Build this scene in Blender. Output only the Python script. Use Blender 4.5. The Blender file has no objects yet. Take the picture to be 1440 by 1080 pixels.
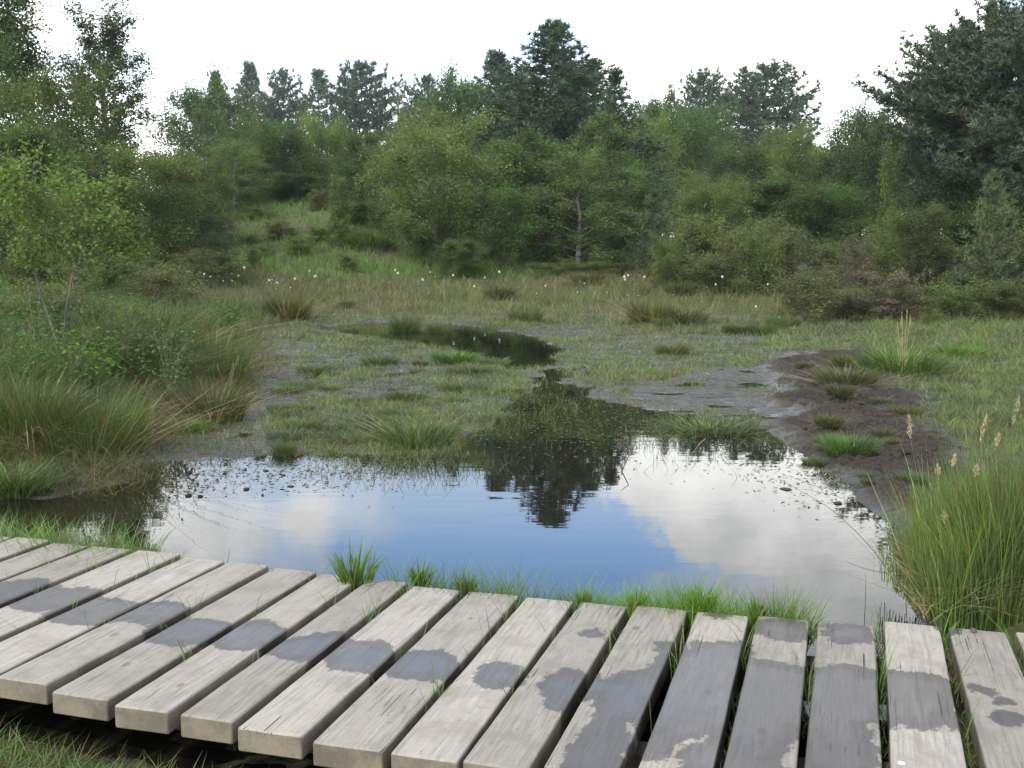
import bpy, math, random
import numpy as np
from mathutils import Vector

# ------------------------------------------------------------------ camera, sky, sun, exposure
scene = bpy.context.scene
COL = scene.collection
CAM_Z, F_PX, PITCH = 1.45, 1500.0, math.atan(180 / 1500)
WATER_Z = -0.28
cam_data = bpy.data.cameras.new("camera")
cam = bpy.data.objects.new("camera", cam_data)
COL.objects.link(cam)
cam.location = (0, 0, CAM_Z)
cam.rotation_euler = (math.pi / 2 - PITCH, 0, 0)
cam_data.sensor_width = 36
cam_data.lens = 36 * F_PX / 1440
cam_data.clip_start = 0.05
cam_data.clip_end = 3000
scene.camera = cam
SUN_EL, SUN_AZ = math.radians(50), math.radians(215)   # azimuth from +Y towards +X: the sun is behind the camera, to the left

world = bpy.data.worlds.new("World")
scene.world = world
world.use_nodes = True


class NT:
    """short-hand for building node trees"""
    def __init__(s, tree):
        s.t = tree
        tree.nodes.clear()

    def n(s, typ, ins=None, **kw):
        nd = s.t.nodes.new(typ)
        for k, v in kw.items():
            setattr(nd, k, v)
        for k, v in (ins or {}).items():
            if isinstance(v, bpy.types.NodeSocket):
                s.t.links.new(v, nd.inputs[k])
            else:
                nd.inputs[k].default_value = v
        return nd

    def m(s, op, a, b=0.0, c=0.0, clamp=False):
        return s.n("ShaderNodeMath", {0: a, 1: b, 2: c}, operation=op, use_clamp=clamp).outputs[0]

    def ss(s, v, lo, hi, a=0.0, b=1.0):
        return s.n("ShaderNodeMapRange", {0: v, 1: lo, 2: hi, 3: a, 4: b}, interpolation_type='SMOOTHSTEP').outputs[0]

    def mix(s, f, a, b, bt='MIX'):
        nd = s.n("ShaderNodeMix", data_type='RGBA', blend_type=bt)
        for k, v in ((0, f), (6, a), (7, b)):
            if isinstance(v, bpy.types.NodeSocket):
                s.t.links.new(v, nd.inputs[k])
            else:
                nd.inputs[k].default_value = v if k == 0 or len(v) == 4 else (*v, 1)
        return nd.outputs[2]

    def noise(s, vec, scale, detail=4, rough=0.55, dist=0.0, out=0):
        return s.n("ShaderNodeTexNoise", {"Vector": vec, "Scale": scale, "Detail": detail, "Roughness": rough, "Distortion": dist}).outputs[out]


w = NT(world.node_tree)
sky = w.n("ShaderNodeTexSky", sky_type='NISHITA', sun_disc=False)
sky.sun_elevation, sky.sun_rotation = SUN_EL, SUN_AZ
sky.air_density, sky.dust_density, sky.ozone_density = 1.0, 0.6, 1.5
gen = w.n("ShaderNodeTexCoord").outputs["Generated"]
sep = w.n("ShaderNodeSeparateXYZ", {0: gen})
az = w.m('ARCTAN2', sep.outputs[0], sep.outputs[1])
el = w.m('ARCSINE', sep.outputs[2])
n1 = w.noise(gen, 9.0, 7, 0.6)
n2 = w.noise(gen, 3.1, 3, 0.5)
n3 = w.noise(gen, 22.0, 5, 0.6)


def cloud(azd, eld, ra, re, soft=0.35, rot=0.0, wob=1.1):
    a = w.m('SUBTRACT', az, math.radians(azd)); e = w.m('SUBTRACT', el, math.radians(eld))
    c, s_ = math.cos(math.radians(rot)), math.sin(math.radians(rot))
    u = w.m('ADD', w.m('MULTIPLY', a, c), w.m('MULTIPLY', e, s_))
    v = w.m('SUBTRACT', w.m('MULTIPLY', e, c), w.m('MULTIPLY', a, s_))
    u = w.m('DIVIDE', u, math.radians(ra)); v = w.m('DIVIDE', v, math.radians(re))
    d = w.m('SQRT', w.m('ADD', w.m('MULTIPLY', u, u), w.m('MULTIPLY', v, v)))
    d = w.m('ADD', d, w.m('ADD', w.m('MULTIPLY', w.m('SUBTRACT', n1, 0.5), -wob * 2), w.m('MULTIPLY', w.m('SUBTRACT', n3, 0.5), -0.7)))
    return w.ss(d, 1.0 - soft, 1.0 + soft, 1.0, 0.0)


cl = cloud(15.6, 12.4, 10.2, 4.9, 0.10, 10, 0.7)          # the bright cloud mirrored right of the pine
for args in ((-17.5, 14.6, 7.0, 3.2, 0.6, 0, 1.3), (-11.6, 13.9, 2.4, 1.9, 0.6, 0, 1.6), (20.0, 20.0, 11.0, 5.0, 0.4, 0, 0.6),
             (-27, 15.0, 8.0, 7.0, 0.4, 0, 0.9)):
    cl = w.m('MAXIMUM', cl, cloud(*args))
# broken cloud everywhere else, away from the blue window over the pond
gate = w.m('MAXIMUM', w.ss(w.m('ABSOLUTE', az), 0.45, 0.8), w.ss(el, 0.40, 0.6))
bank = w.m('MULTIPLY', w.ss(n2, 0.34, 0.50), gate)
low = w.ss(el, 0.10, 0.19, 0.95, 0.0)
cl = w.m('MAXIMUM', w.m('MAXIMUM', cl, bank), low)
shade = w.ss(w.m('ADD', w.m('MULTIPLY', n3, 0.6), w.m('MULTIPLY', el, 2.2)), 0.50, 1.35)
ccol = w.mix(shade, (21.0, 21.2, 20.6), (7.6, 7.9, 8.4))
skyc = w.mix(1.0, sky.outputs[0], (2.75, 3.15, 3.5), 'MULTIPLY')
skyc = w.mix(w.ss(el, 0.18, 0.29, 0.8, 0.0), skyc, (10.0, 11.3, 13.0))
bgc = w.mix(cl, skyc, ccol)
WORLD_STRENGTH = 0.15
bg = w.n("ShaderNodeBackground", {"Color": bgc, "Strength": WORLD_STRENGTH})
w.n("ShaderNodeOutputWorld", {"Surface": bg.outputs[0]})

sun_data = bpy.data.lights.new("sun", 'SUN')
sun_data.energy = 3.7
sun_data.angle = math.radians(9)
sun_data.color = (1.0, 0.95, 0.87)
sun = bpy.data.objects.new("sun", sun_data)
COL.objects.link(sun)
sd = Vector((math.sin(SUN_AZ) * math.cos(SUN_EL), math.cos(SUN_AZ) * math.cos(SUN_EL), math.sin(SUN_EL)))
sun.rotation_euler = sd.to_track_quat('Z', 'Y').to_euler()
sun.location = sd * 50

scene.view_settings.view_transform = 'Standard'
scene.view_settings.look = 'None'
scene.view_settings.gamma = 1
scene.view_settings.exposure = -0.10
scene.cycles.max_bounces = 6
scene.cycles.transparent_max_bounces = 4

# ------------------------------------------------------------------ helpers


def G(px, py, z=WATER_Z):
    """the point at height z that the photograph's pixel (1440 x 1080) shows"""
    x = (px - 720) / F_PX; y = (540 - py) / F_PX
    dy = math.cos(PITCH) + y * math.sin(PITCH); dz = -math.sin(PITCH) + y * math.cos(PITCH)
    s = (z - CAM_Z) / dz
    return (x * s, dy * s)


def at(px, D):
    return ((px - 720) / F_PX * D * 1.0, D)


def zat(py, D):
    """height seen at pixel row py at distance D"""
    return CAM_Z + math.tan(math.atan((540 - py) / F_PX) - PITCH) * D


def hash2(ix, iy, seed):
    h = (ix.astype(np.int64) * 374761393 + iy.astype(np.int64) * 668265263 + seed * 1442695041) & 0xFFFFFFFF
    h = ((h ^ (h >> 13)) * 1274126177) & 0xFFFFFFFF
    return ((h ^ (h >> 16)) & 0xFFFFFF) / float(0xFFFFFF)


def vnoise(x, y, seed=0):
    ix, iy = np.floor(x), np.floor(y)
    fx, fy = x - ix, y - iy
    fx = fx * fx * (3 - 2 * fx); fy = fy * fy * (3 - 2 * fy)
    a, b = hash2(ix, iy, seed), hash2(ix + 1, iy, seed)
    c, d = hash2(ix, iy + 1, seed), hash2(ix + 1, iy + 1, seed)
    return (a * (1 - fx) + b * fx) * (1 - fy) + (c * (1 - fx) + d * fx) * fy


def fbm(x, y, sc, octv=4, seed=0, g=0.5):
    t, a, n = 0, 1.0, 0
    for o in range(octv):
        t = t + a * vnoise(x * sc * 2 ** o + 17.3 * o, y * sc * 2 ** o - 9.1 * o, seed + o)
        n += a; a *= g
    return t / n - 0.5


def sstep(v, lo, hi):
    t = np.clip((v - lo) / (hi - lo), 0, 1)
    return t * t * (3 - 2 * t)


def sdpoly(P, x, y):
    """signed distance to a polygon, negative inside"""
    P = np.array(P, float)
    d = np.full(x.shape, 1e9); inside = np.zeros(x.shape, bool)
    n = len(P)
    for i in range(n):
        a, b = P[i], P[(i + 1) % n]
        ex, ey = b - a
        t = np.clip(((x - a[0]) * ex + (y - a[1]) * ey) / (ex * ex + ey * ey + 1e-12), 0, 1)
        d = np.minimum(d, np.hypot(x - a[0] - t * ex, y - a[1] - t * ey))
        cond = (a[1] > y) != (b[1] > y)
        with np.errstate(divide='ignore', invalid='ignore'):
            xi = ex * (y - a[1]) / (ey if abs(ey) > 1e-12 else 1e-12) + a[0]
        inside ^= cond & (x < xi)
    return np.where(inside, -d, d)


class MB:
    """collects vertices, faces and a per-vertex colour; builds ONE mesh object"""
    def __init__(s):
        s.V, s.L, s.S, s.C, s.n = [], [], [], [], 0

    def add(s, V, F, col=(1, 1, 1)):
        V = np.asarray(V, float).reshape(-1, 3); F = np.asarray(F, np.int64)
        s.V.append(V); s.L.append((F + s.n).ravel()); s.S.append(np.full(len(F), F.shape[1]))
        c = np.ones((len(V), 4)); c[:, :3] = np.asarray(col, float)
        s.C.append(c); s.n += len(V)

    def mesh(s, name, mat, smooth=False):
        me = bpy.data.meshes.new(name)
        V = np.concatenate(s.V); L = np.concatenate(s.L); S = np.concatenate(s.S); C = np.concatenate(s.C)
        me.vertices.add(len(V)); me.vertices.foreach_set("co", V.ravel().astype(np.float32))
        me.loops.add(len(L)); me.loops.foreach_set("vertex_index", L.astype(np.int32))
        me.polygons.add(len(S))
        me.polygons.foreach_set("loop_start", np.concatenate([[0], np.cumsum(S)[:-1]]).astype(np.int32))
        me.polygons.foreach_set("loop_total", S.astype(np.int32))
        at_ = me.attributes.new("col", 'FLOAT_COLOR', 'POINT')
        at_.data.foreach_set("color", C.ravel().astype(np.float32))
        me.polygons.foreach_set("use_smooth", np.full(len(S), smooth))
        me.update(calc_edges=True)
        me.materials.append(mat)
        return me

    def build(s, name, mat, parent=None, smooth=False):
        return link(name, s.mesh(name, mat, smooth), parent)


def link(name, me, parent=None):
    o = bpy.data.objects.new(name, me)
    COL.objects.link(o)
    o.parent = parent
    return o


def tag(o, label=None, cat=None, group=None, kind=None):
    for k, v in (("label", label), ("category", cat), ("group", group), ("kind", kind)):
        if v:
            o[k] = v
    return o


def empty(name, loc=(0, 0, 0), rz=0, sc=(1, 1, 1)):
    o = bpy.data.objects.new(name, None)
    COL.objects.link(o)
    o.location = loc; o.rotation_euler = (0, 0, rz); o.scale = sc
    o.empty_display_size = 0.2
    return o


def tube(mb, P, R, sides=6, col=(1, 1, 1)):
    """a tapered tube through the points P with radii R"""
    P = np.asarray(P, float); R = np.asarray(R, float) * np.ones(len(P))
    T = np.gradient(P, axis=0); T /= np.linalg.norm(T, axis=1)[:, None] + 1e-9
    up = np.array([0.31, 0.17, 0.93]) if abs(T[0][2]) < 0.8 else np.array([0.9, 0.2, 0.1])
    A = np.cross(T, up); A /= np.linalg.norm(A, axis=1)[:, None] + 1e-9
    B = np.cross(T, A)
    th = np.arange(sides) / sides * 2 * np.pi
    V = (P[:, None] + R[:, None, None] * (np.cos(th)[None, :, None] * A[:, None] + np.sin(th)[None, :, None] * B[:, None])).reshape(-1, 3)
    F = []
    for i in range(len(P) - 1):
        for j in range(sides):
            k = (j + 1) % sides
            F.append((i * sides + j, i * sides + k, (i + 1) * sides + k, (i + 1) * sides + j))
    mb.add(V, F, col)
    m = len(P) - 1
    mb.add(V[m * sides:(m + 1) * sides], [list(range(sides))] if sides < 5 else [[0, i, i + 1] for i in range(1, sides - 1)], col)


# ------------------------------------------------------------------ materials
def foliage_mat(name, trans=0.35, rough=0.6, spec=0.25, nscale=0.7, var=0.35):
    m = bpy.data.materials.new(name); m.use_nodes = True
    t = NT(m.node_tree)
    a = t.n("ShaderNodeAttribute", attribute_name="col").outputs[0]
    oi = t.n("ShaderNodeObjectInfo")
    geo = t.n("ShaderNodeNewGeometry")
    nz = t.noise(geo.outputs["Position"], nscale, 3)
    v = t.ss(nz, 0.3, 0.7, 1 - var, 1 + var)
    hsv = t.n("ShaderNodeHueSaturation", {"Color": a, "Value": v,
              "Hue": t.m('ADD', 0.49, t.m('MULTIPLY', oi.outputs["Random"], 0.02)), "Saturation": t.ss(nz, 0.3, 0.7, 0.85, 1.1)})
    c = hsv.outputs[0]
    p = t.n("ShaderNodeBsdfPrincipled", {"Base Color": c, "Roughness": rough, "Specular IOR Level": spec})
    tr = t.n("ShaderNodeBsdfTranslucent", {"Color": t.mix(1.0, c, (1.1, 1.1, 0.65), 'MULTIPLY')})
    mx = t.n("ShaderNodeMixShader", {0: trans, 1: p.outputs[0], 2: tr.outputs[0]})
    t.n("ShaderNodeOutputMaterial", {0: mx.outputs[0]})
    return m


def bark_mat(name, c1, c2, scale=6):
    m = bpy.data.materials.new(name); m.use_nodes = True
    t = NT(m.node_tree)
    tc = t.n("ShaderNodeTexCoord").outputs["Object"]
    mp = t.n("ShaderNodeMapping", {0: tc, 3: (1, 1, 0.35)}).outputs[0]
    nz = t.noise(mp, scale, 6, 0.7)
    c = t.mix(t.ss(nz, 0.4, 0.62), c1, c2)
    bp = t.n("ShaderNodeBump", {"Height": nz, "Strength": 0.6, "Distance": 0.03})
    p = t.n("ShaderNodeBsdfPrincipled", {"Base Color": c, "Roughness": 0.9, "Normal": bp.outputs[0], "Specular IOR Level": 0.2})
    t.n("ShaderNodeOutputMaterial", {0: p.outputs[0]})
    return m


LEAF = foliage_mat("leaf_green", 0.42, 0.6, 0.2, 0.7, 0.3)
NEEDLE = foliage_mat("pine_needles", 0.12, 0.7, 0.2)
GRASS = foliage_mat("grass_blades", 0.3, 0.5, 0.35, 1.3, 0.3)
DRY = foliage_mat("dry_stalks", 0.2, 0.7, 0.2, 2.0, 0.2)
TWIG = bark_mat("twig_bark", (0.10, 0.085, 0.075), (0.20, 0.18, 0.165))
PINEBARK = bark_mat("pine_bark", (0.06, 0.045, 0.035), (0.16, 0.11, 0.08))
BIRCHBARK = bark_mat("birch_bark", (0.36, 0.34, 0.31), (0.10, 0.085, 0.075), 5)


def ground_mat():
    m = bpy.data.materials.new("bog_ground"); m.use_nodes = True
    t = NT(m.node_tree)
    a = t.n("ShaderNodeAttribute", attribute_name="col")
    sp = t.n("ShaderNodeSeparateColor", {0: a.outputs[0]})     # r = turf, g = wetness, b = raw churned mud
    pos = t.n("ShaderNodeNewGeometry").outputs["Position"]
    st = t.n("ShaderNodeMapping", {0: pos, 3: (0.6, 1.3, 1)}).outputs[0]
    nb = t.noise(pos, 2.2, 8, 0.62); nf = t.noise(pos, 26, 6, 0.65); nc = t.noise(pos, 0.35, 4)
    mud = t.mix(t.ss(nb, 0.35, 0.65), (0.055, 0.046, 0.033), (0.115, 0.097, 0.068))
    mud = t.mix(t.ss(nf, 0.50, 0.75), mud, (0.16, 0.14, 0.10))
    churn = t.mix(t.ss(nf, 0.35, 0.65), (0.020, 0.015, 0.011), (0.064, 0.050, 0.037))
    mud = t.mix(sp.outputs[2], mud, churn)
    turf = t.mix(t.ss(nb, 0.3, 0.7), (0.055, 0.075, 0.022), (0.12, 0.125, 0.05))
    turf = t.mix(t.ss(nc, 0.45, 0.65), turf, (0.10, 0.085, 0.055))
    edge = t.ss(t.m('ADD', sp.outputs[0], t.m('MULTIPLY', t.m('SUBTRACT', nf, 0.5), 0.8)), 0.35, 0.65)
    c = t.mix(edge, mud, turf)
    wet = t.m('MULTIPLY', sp.outputs[1], t.ss(t.noise(st, 5, 5, 0.6), 0.38, 0.52))
    c = t.mix(t.m('MULTIPLY', wet, 0.5), c, (0.03, 0.027, 0.022))
    rough = t.ss(wet, 0.0, 1.0, 0.88, 0.10)
    bp = t.n("ShaderNodeBump", {"Height": t.m('ADD', t.m('MULTIPLY', nb, 0.7), t.m('MULTIPLY', nf, 0.3)), "Strength": 1.0, "Distance": 0.10})
    p = t.n("ShaderNodeBsdfPrincipled", {"Base Color": c, "Roughness": rough, "Normal": bp.outputs[0], "Specular IOR Level": t.ss(wet, 0, 1, 0.25, 1.0)})
    t.n("ShaderNodeOutputMaterial", {0: p.outputs[0]})
    return m


def water_mat():
    m = bpy.data.materials.new("peaty_water"); m.use_nodes = True
    t = NT(m.node_tree)
    pos = t.n("ShaderNodeNewGeometry").outputs["Position"]
    st = t.n("ShaderNodeMapping", {0: pos, 3: (0.5, 1.6, 1)}).outputs[0]
    n = t.noise(st, 2.0, 3, 0.5)
    patch = t.ss(t.noise(pos, 0.5, 3), 0.45, 0.65)
    bp = t.n("ShaderNodeBump", {"Height": n, "Strength": t.m('ADD', 0.015, t.m('MULTIPLY', patch, 0.03)), "Distance": 0.05})
    p = t.n("ShaderNodeBsdfPrincipled", {"Base Color": (0.012, 0.010, 0.007, 1), "Roughness": 0.015, "IOR": 1.50, "Normal": bp.outputs[0]})
    t.n("ShaderNodeOutputMaterial", {0: p.outputs[0]})
    return m


def wood_mat():
    m = bpy.data.materials.new("weathered_wood"); m.use_nodes = True
    t = NT(m.node_tree)
    tc = t.n("ShaderNodeTexCoord").outputs["Object"]
    oi = t.n("ShaderNodeObjectInfo").outputs["Random"]
    off = t.n("ShaderNodeCombineXYZ", {0: t.m('MULTIPLY', oi, 37.0), 1: t.m('MULTIPLY', oi, 91.0)}).outputs[0]
    p0 = t.n("ShaderNodeVectorMath", {0: tc, 1: off}, operation='ADD').outputs[0]
    mp = t.n("ShaderNodeMapping", {0: p0, 3: (1.0, 0.06, 1.0)}).outputs[0]
    mp2 = t.n("ShaderNodeMapping", {0: p0, 3: (1.0, 0.02, 1.0)}).outputs[0]
    grain = t.noise(mp, 90, 5, 0.6, 0.3)
    bands = t.noise(mp, 22, 4, 0.6, 0.8)
    blot = t.noise(p0, 5, 6, 0.65)
    fine = t.noise(p0, 120, 3, 0.6)
    crack = t.m('MULTIPLY', t.ss(t.noise(mp2, 130, 3, 0.5, 0.3), 0.64, 0.67), t.ss(t.noise(p0, 2.2, 2), 0.50, 0.58))
    tone = t.m('ADD', 0.80, t.m('MULTIPLY', t.n("ShaderNodeTexWhiteNoise", {"W": oi}, noise_dimensions='1D').outputs[0], 0.34))
    c = t.mix(t.ss(grain, 0.3, 0.7), (0.215, 0.197, 0.170), (0.375, 0.350, 0.308))
    c = t.mix(t.ss(bands, 0.35, 0.7), c, (0.32, 0.29, 0.245))
    knot = t.n('ShaderNodeTexVoronoi', {'Vector': t.n('ShaderNodeMapping', {0: p0, 3: (1, 0.55, 1)}).outputs[0], 'Scale': 4.5}).outputs['Distance']
    c = t.mix(t.ss(knot, 0.045, 0.075, 0.7, 0.0), c, (0.17, 0.13, 0.095))
    spk = t.noise(p0, 45, 4, 0.7)
    c = t.mix(t.ss(spk, 0.60, 0.68, 0.0, 0.65), c, (0.16, 0.14, 0.10))
    c = t.mix(t.m('MULTIPLY', t.ss(blot, 0.46, 0.68), 0.7), c, (0.225, 0.20, 0.165))
    c = t.mix(t.m('MULTIPLY', t.ss(fine, 0.62, 0.75), 0.45), c, (0.24, 0.21, 0.18))
    c = t.mix(t.m('MULTIPLY', crack, 0.85), c, (0.05, 0.042, 0.035))
    c = t.mix(1.0, c, t.n("ShaderNodeCombineColor", {0: tone, 1: tone, 2: tone}).outputs[0], 'MULTIPLY')
    # sides and ends are mixed towards a darker, mottled brown
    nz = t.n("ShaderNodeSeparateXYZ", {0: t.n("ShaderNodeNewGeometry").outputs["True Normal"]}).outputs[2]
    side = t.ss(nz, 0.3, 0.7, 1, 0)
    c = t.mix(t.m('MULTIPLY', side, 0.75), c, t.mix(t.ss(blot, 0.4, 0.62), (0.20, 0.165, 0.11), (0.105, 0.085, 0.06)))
    # wet patches: g channel of 'col' is a distance field (0.5 at the rim, 0.1 m to either side)
    a = t.n("ShaderNodeSeparateColor", {0: t.n("ShaderNodeAttribute", attribute_name="col").outputs[0]})
    field = t.m('ADD', a.outputs[1], t.m('MULTIPLY', t.m('SUBTRACT', t.noise(p0, 13, 8, 0.72), 0.5), 0.85))
    field = t.m('ADD', field, t.m('MULTIPLY', t.m('SUBTRACT', grain, 0.5), 0.12))
    field = t.m('ADD', field, t.m('MULTIPLY', t.m('SUBTRACT', t.noise(t.n('ShaderNodeMapping', {0: p0, 3: (1, 0.12, 1)}).outputs[0], 38, 5, 0.7), 0.5), 0.30))
    damp = t.ss(field, 0.46, 0.515)
    film = t.ss(field, 0.62, 0.95)
    c = t.mix(t.m('MULTIPLY', damp, 0.9), c, t.mix(1.0, c, (0.27, 0.25, 0.24), 'MULTIPLY'))
    r = t.m('SUBTRACT', t.ss(damp, 0, 1, 0.85, 0.46), t.m('MULTIPLY', film, 0.14))
    hgt = t.m('ADD', t.m('MULTIPLY', grain, 0.5), t.m('SUBTRACT', t.m('MULTIPLY', fine, 0.2), t.m('MULTIPLY', crack, 2.0)))
    bp = t.n("ShaderNodeBump", {"Height": hgt, "Strength": t.ss(film, 0, 1, 0.55, 0.25), "Distance": 0.004})
    p = t.n("ShaderNodeBsdfPrincipled", {"Base Color": c, "Roughness": r, "Normal": bp.outputs[0], "Specular IOR Level": t.ss(damp, 0, 1, 0.3, 0.6)})
    t.n("ShaderNodeOutputMaterial", {0: p.outputs[0]})
    return m


WOOD = wood_mat()
GAPSHADE_WOOD = bark_mat("gap_shade_wood", (0.035, 0.028, 0.02), (0.07, 0.055, 0.04))  # dirty bearer wood, darkened to put the plank-gap shade into its colour

# ------------------------------------------------------------------ ground and water
POND = [G(*p) for p in ((-260, 720), (60, 702), (200, 676), (215, 652), (330, 648), (430, 642), (560, 640), (650, 640), (668, 612), (760, 590),
                        (840, 572), (885, 574), (965, 588), (1060, 606), (1130, 645), (1215, 695), (1285, 745), (1290, 880), (1340, 1100), (-500, 1000), (-400, 800))]
POOL = [G(*p) for p in ((455, 462), (520, 453), (640, 455), (735, 470), (772, 490), (768, 512), (735, 518), (680, 503), (600, 484), (520, 474))]
CHANNEL = [G(*p) for p in ((640, 640), (690, 590), (748, 548), (752, 522), (772, 516), (830, 545), (890, 575), (1010, 590), (1030, 640))]
SHALLOW = [G(*p) for p in ((850, 585), (900, 545), (1000, 520), (1085, 515), (1120, 560), (1150, 620), (1215, 690), (1140, 690), (1000, 640))]
MUD = [G(*p) for p in ((1085, 512), (1130, 500), (1210, 492), (1260, 530), (1300, 575), (1335, 630), (1330, 720), (1290, 745), (1225, 700), (1150, 650), (1120, 600))]
FLAT_L = [G(*p) for p in ((205, 650), (190, 600), (330, 580), (400, 520), (470, 500), (430, 560), (370, 600), (400, 650), (300, 690))]
LBANK = [G(*p) for p in ((-900, 760), (-200, 700), (60, 665), (190, 645), (215, 600), (255, 575), (330, 560), (365, 520), (370, 475), (420, 440), (430, 420), (330, 405), (200, 396), (-900, 396))]


def terrain(x, y, parts=False):
    n_lo = fbm(x, y, 0.6, 4, 3); n_hi = fbm(x, y, 3.5, 4, 11)
    xw = x + 0.9 * fbm(x, y, 1.1, 4, 21); yw = y + 0.5 * fbm(x, y, 0.9, 3, 31)
    z = -0.262 + 0.05 * n_lo + 0.06 * n_hi + 0.03 * fbm(x, y, 11, 3, 15)
    shal = sstep(-sdpoly(SHALLOW, xw, yw), -0.3, 0.4)
    streak = fbm(x * 0.35, y * 1.2, 2.0, 4, 5)
    z = z * (1 - shal) + shal * (-0.272 + 0.05 * fbm(x * 0.5, y * 1.2, 5.0, 4, 6) + 0.03 * streak)
    ch = sstep(-sdpoly(CHANNEL, xw, yw), -0.25, 0.35)
    z = z * (1 - ch) + ch * (-0.305 + 0.07 * fbm(x * 0.6, y * 1.1, 3.0, 4, 8))
    fl = sstep(-sdpoly(FLAT_L, xw, yw), -0.3, 0.3)
    z = z * (1 - fl) + fl * (-0.272 + 0.035 * n_hi + 0.03 * streak)
    mudm = sstep(-sdpoly(MUD, xw, yw), -0.35, 0.35)
    z = z + mudm * (0.01 + 0.16 * np.abs(fbm(x, y, 4.2, 4, 41)) + 0.18 * np.maximum(fbm(x, y, 6.5, 4, 43), -0.1) + 0.05 * fbm(x, y, 18, 2, 44))
    lb = -sdpoly(LBANK, xw, yw)
    lbm = sstep(lb, -0.1, 1.8)
    z = z + lbm * 0.28 + sstep(lb, 1.2, 8) * 0.35 + sstep(lb, 0, 0.5) * 0.06 * n_hi
    # right-hand turf and the foreground ground on both ends of the pond
    rt = sstep(x - 0.42 * y, 0.4, 3.5) * sstep(y, 3.5, 9)
    z = z + rt * 0.22
    rf = sstep(x, 1.85, 2.3) * sstep(-y, -8.5, -6.5)
    z = z + rf * 0.14
    # the far side: rising heath, the birch bank, and a grassy mound to the left
    z = z + sstep(y, 27, 46) * 0.75 + sstep(y, 46, 58) * 1.3 + sstep(y, 60, 140) * 1.5
    z = z + 2.3 * np.exp(-(((x + 12) / 11) ** 2 + ((y - 62) / 13) ** 2)) + 0.9 * np.exp(-(((x - 2) / 9) ** 2 + ((y - 56) / 6) ** 2))
    z = z + sstep(y, 25, 40) * 0.25 * n_lo + sstep(y, 150, 700) * 4 * fbm(x, y, 0.01, 3, 77)
    # open water
    d = sdpoly(POND, x + 0.12 * fbm(x, y, 3, 3, 51), y + 0.35 * fbm(x, y, 1.6, 4, 52))
    pm = sstep(-d, -0.22, 0.28)
    z = z * (1 - pm) + pm * (-0.34 - 0.25 * sstep(-d, 0.2, 1.2) + 0.03 * n_hi * (1 - sstep(-d, 0.3, 0.9)))
    d2 = sdpoly(POOL, xw, yw)
    pm2 = sstep(-d2, -0.2, 0.3)
    z = z * (1 - pm2) + pm2 * -0.45
    # dry ground under the near edge of the boardwalk
    near = sstep(-(y - (3.15 - 0.30 * x)), 0.0, 0.5)
    z = z * (1 - near) + near * (-0.19 + 0.05 * n_hi)
    if not parts:
        return z
    turf = np.clip(0.55 + 1.6 * n_lo - mudm * 2 - fl * 1.5 - shal * 0.9 - ch * 0.8 + lbm * 1.0 + rt * 0.6 + sstep(y, 26, 34) * 1.0 + rf + near
                   - sstep(y, 22, 25) * sstep(-y, -29, -26) * sstep(-x, -3, 0) * 0.8, 0, 1)
    wet = np.clip(np.maximum(sstep(-z, 0.16, 0.25) * (1 - mudm * 0.85), shal * (1 - mudm)), 0, 1)
    return z, turf, wet, np.clip(mudm, 0, 1)


def axis(parts):
    out = []
    for a, b, s in parts:
        out.append(np.arange(a, b, s))
    return np.concatenate(out)


gx = axis(((-900, -200, 50), (-200, -60, 10), (-60, -20, 1.0), (-20, -7, 0.25), (-7, 6.5, 0.045), (6.5, 20, 0.22), (20, 60, 1), (60, 200, 10), (200, 901, 50)))
gy = axis(((-60, 0, 6), (0, 2.5, 0.25), (2.5, 13, 0.045), (13, 30, 0.12), (30, 70, 0.6), (70, 200, 6), (200, 1201, 60)))
X, Y = np.meshgrid(gx, gy)
Z, turf, wet, mud = terrain(X.ravel(), Y.ravel(), True)
nx, ny = len(gx), len(gy)
idx = np.arange(nx * ny).reshape(ny, nx)
F = np.stack([idx[:-1, :-1], idx[:-1, 1:], idx[1:, 1:], idx[1:, :-1]], -1).reshape(-1, 4)
g = MB()
g.add(np.stack([X.ravel(), Y.ravel(), Z], 1), F, np.stack([turf, wet, mud], 1))
tag(g.build("ground", ground_mat(), smooth=True), kind='structure')

wv = MB()
wv.add([(-30, -5, WATER_Z), (30, -5, WATER_Z), (30, 34, WATER_Z), (-30, 34, WATER_Z)], [(0, 1, 2, 3)])
tag(wv.build("pond_water", water_mat()), kind='structure')

# ------------------------------------------------------------------ boardwalk
FAR = [(20, 755), (72, 762), (128, 768), (192, 773), (255, 782), (319, 790), (382, 797), (447, 807), (515, 813), (577, 822), (655, 829), (735, 838), (812, 845),
       (890, 850), (975, 858), (1060, 864), (1145, 870), (1237, 873), (1327, 880)]
far = [np.array(G(px, py, 0)) for px, py in FAR]
s0 = far[1] - far[0]; s1 = np.array([0.243, -0.045])
for k in range(5):
    far.insert(0, far[0] - np.array([0.236, -0.075]))
for k in range(4):
    far.append(far[-1] + s1)
PL_LEN, PL_T, PL_GAP = 1.50, 0.078, 0.033
WET = []   # (centre, rx, ry) ellipses and polygons of damp wood, authored in the photograph and laid on the deck


def ell(px, py, rx, ry):
    c = G(px, py, 0); r = G(px + rx, py, 0); t_ = G(px, py - ry, 0)
    WET.append((c, r[0] - c[0], t_[1] - c[1]))


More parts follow.
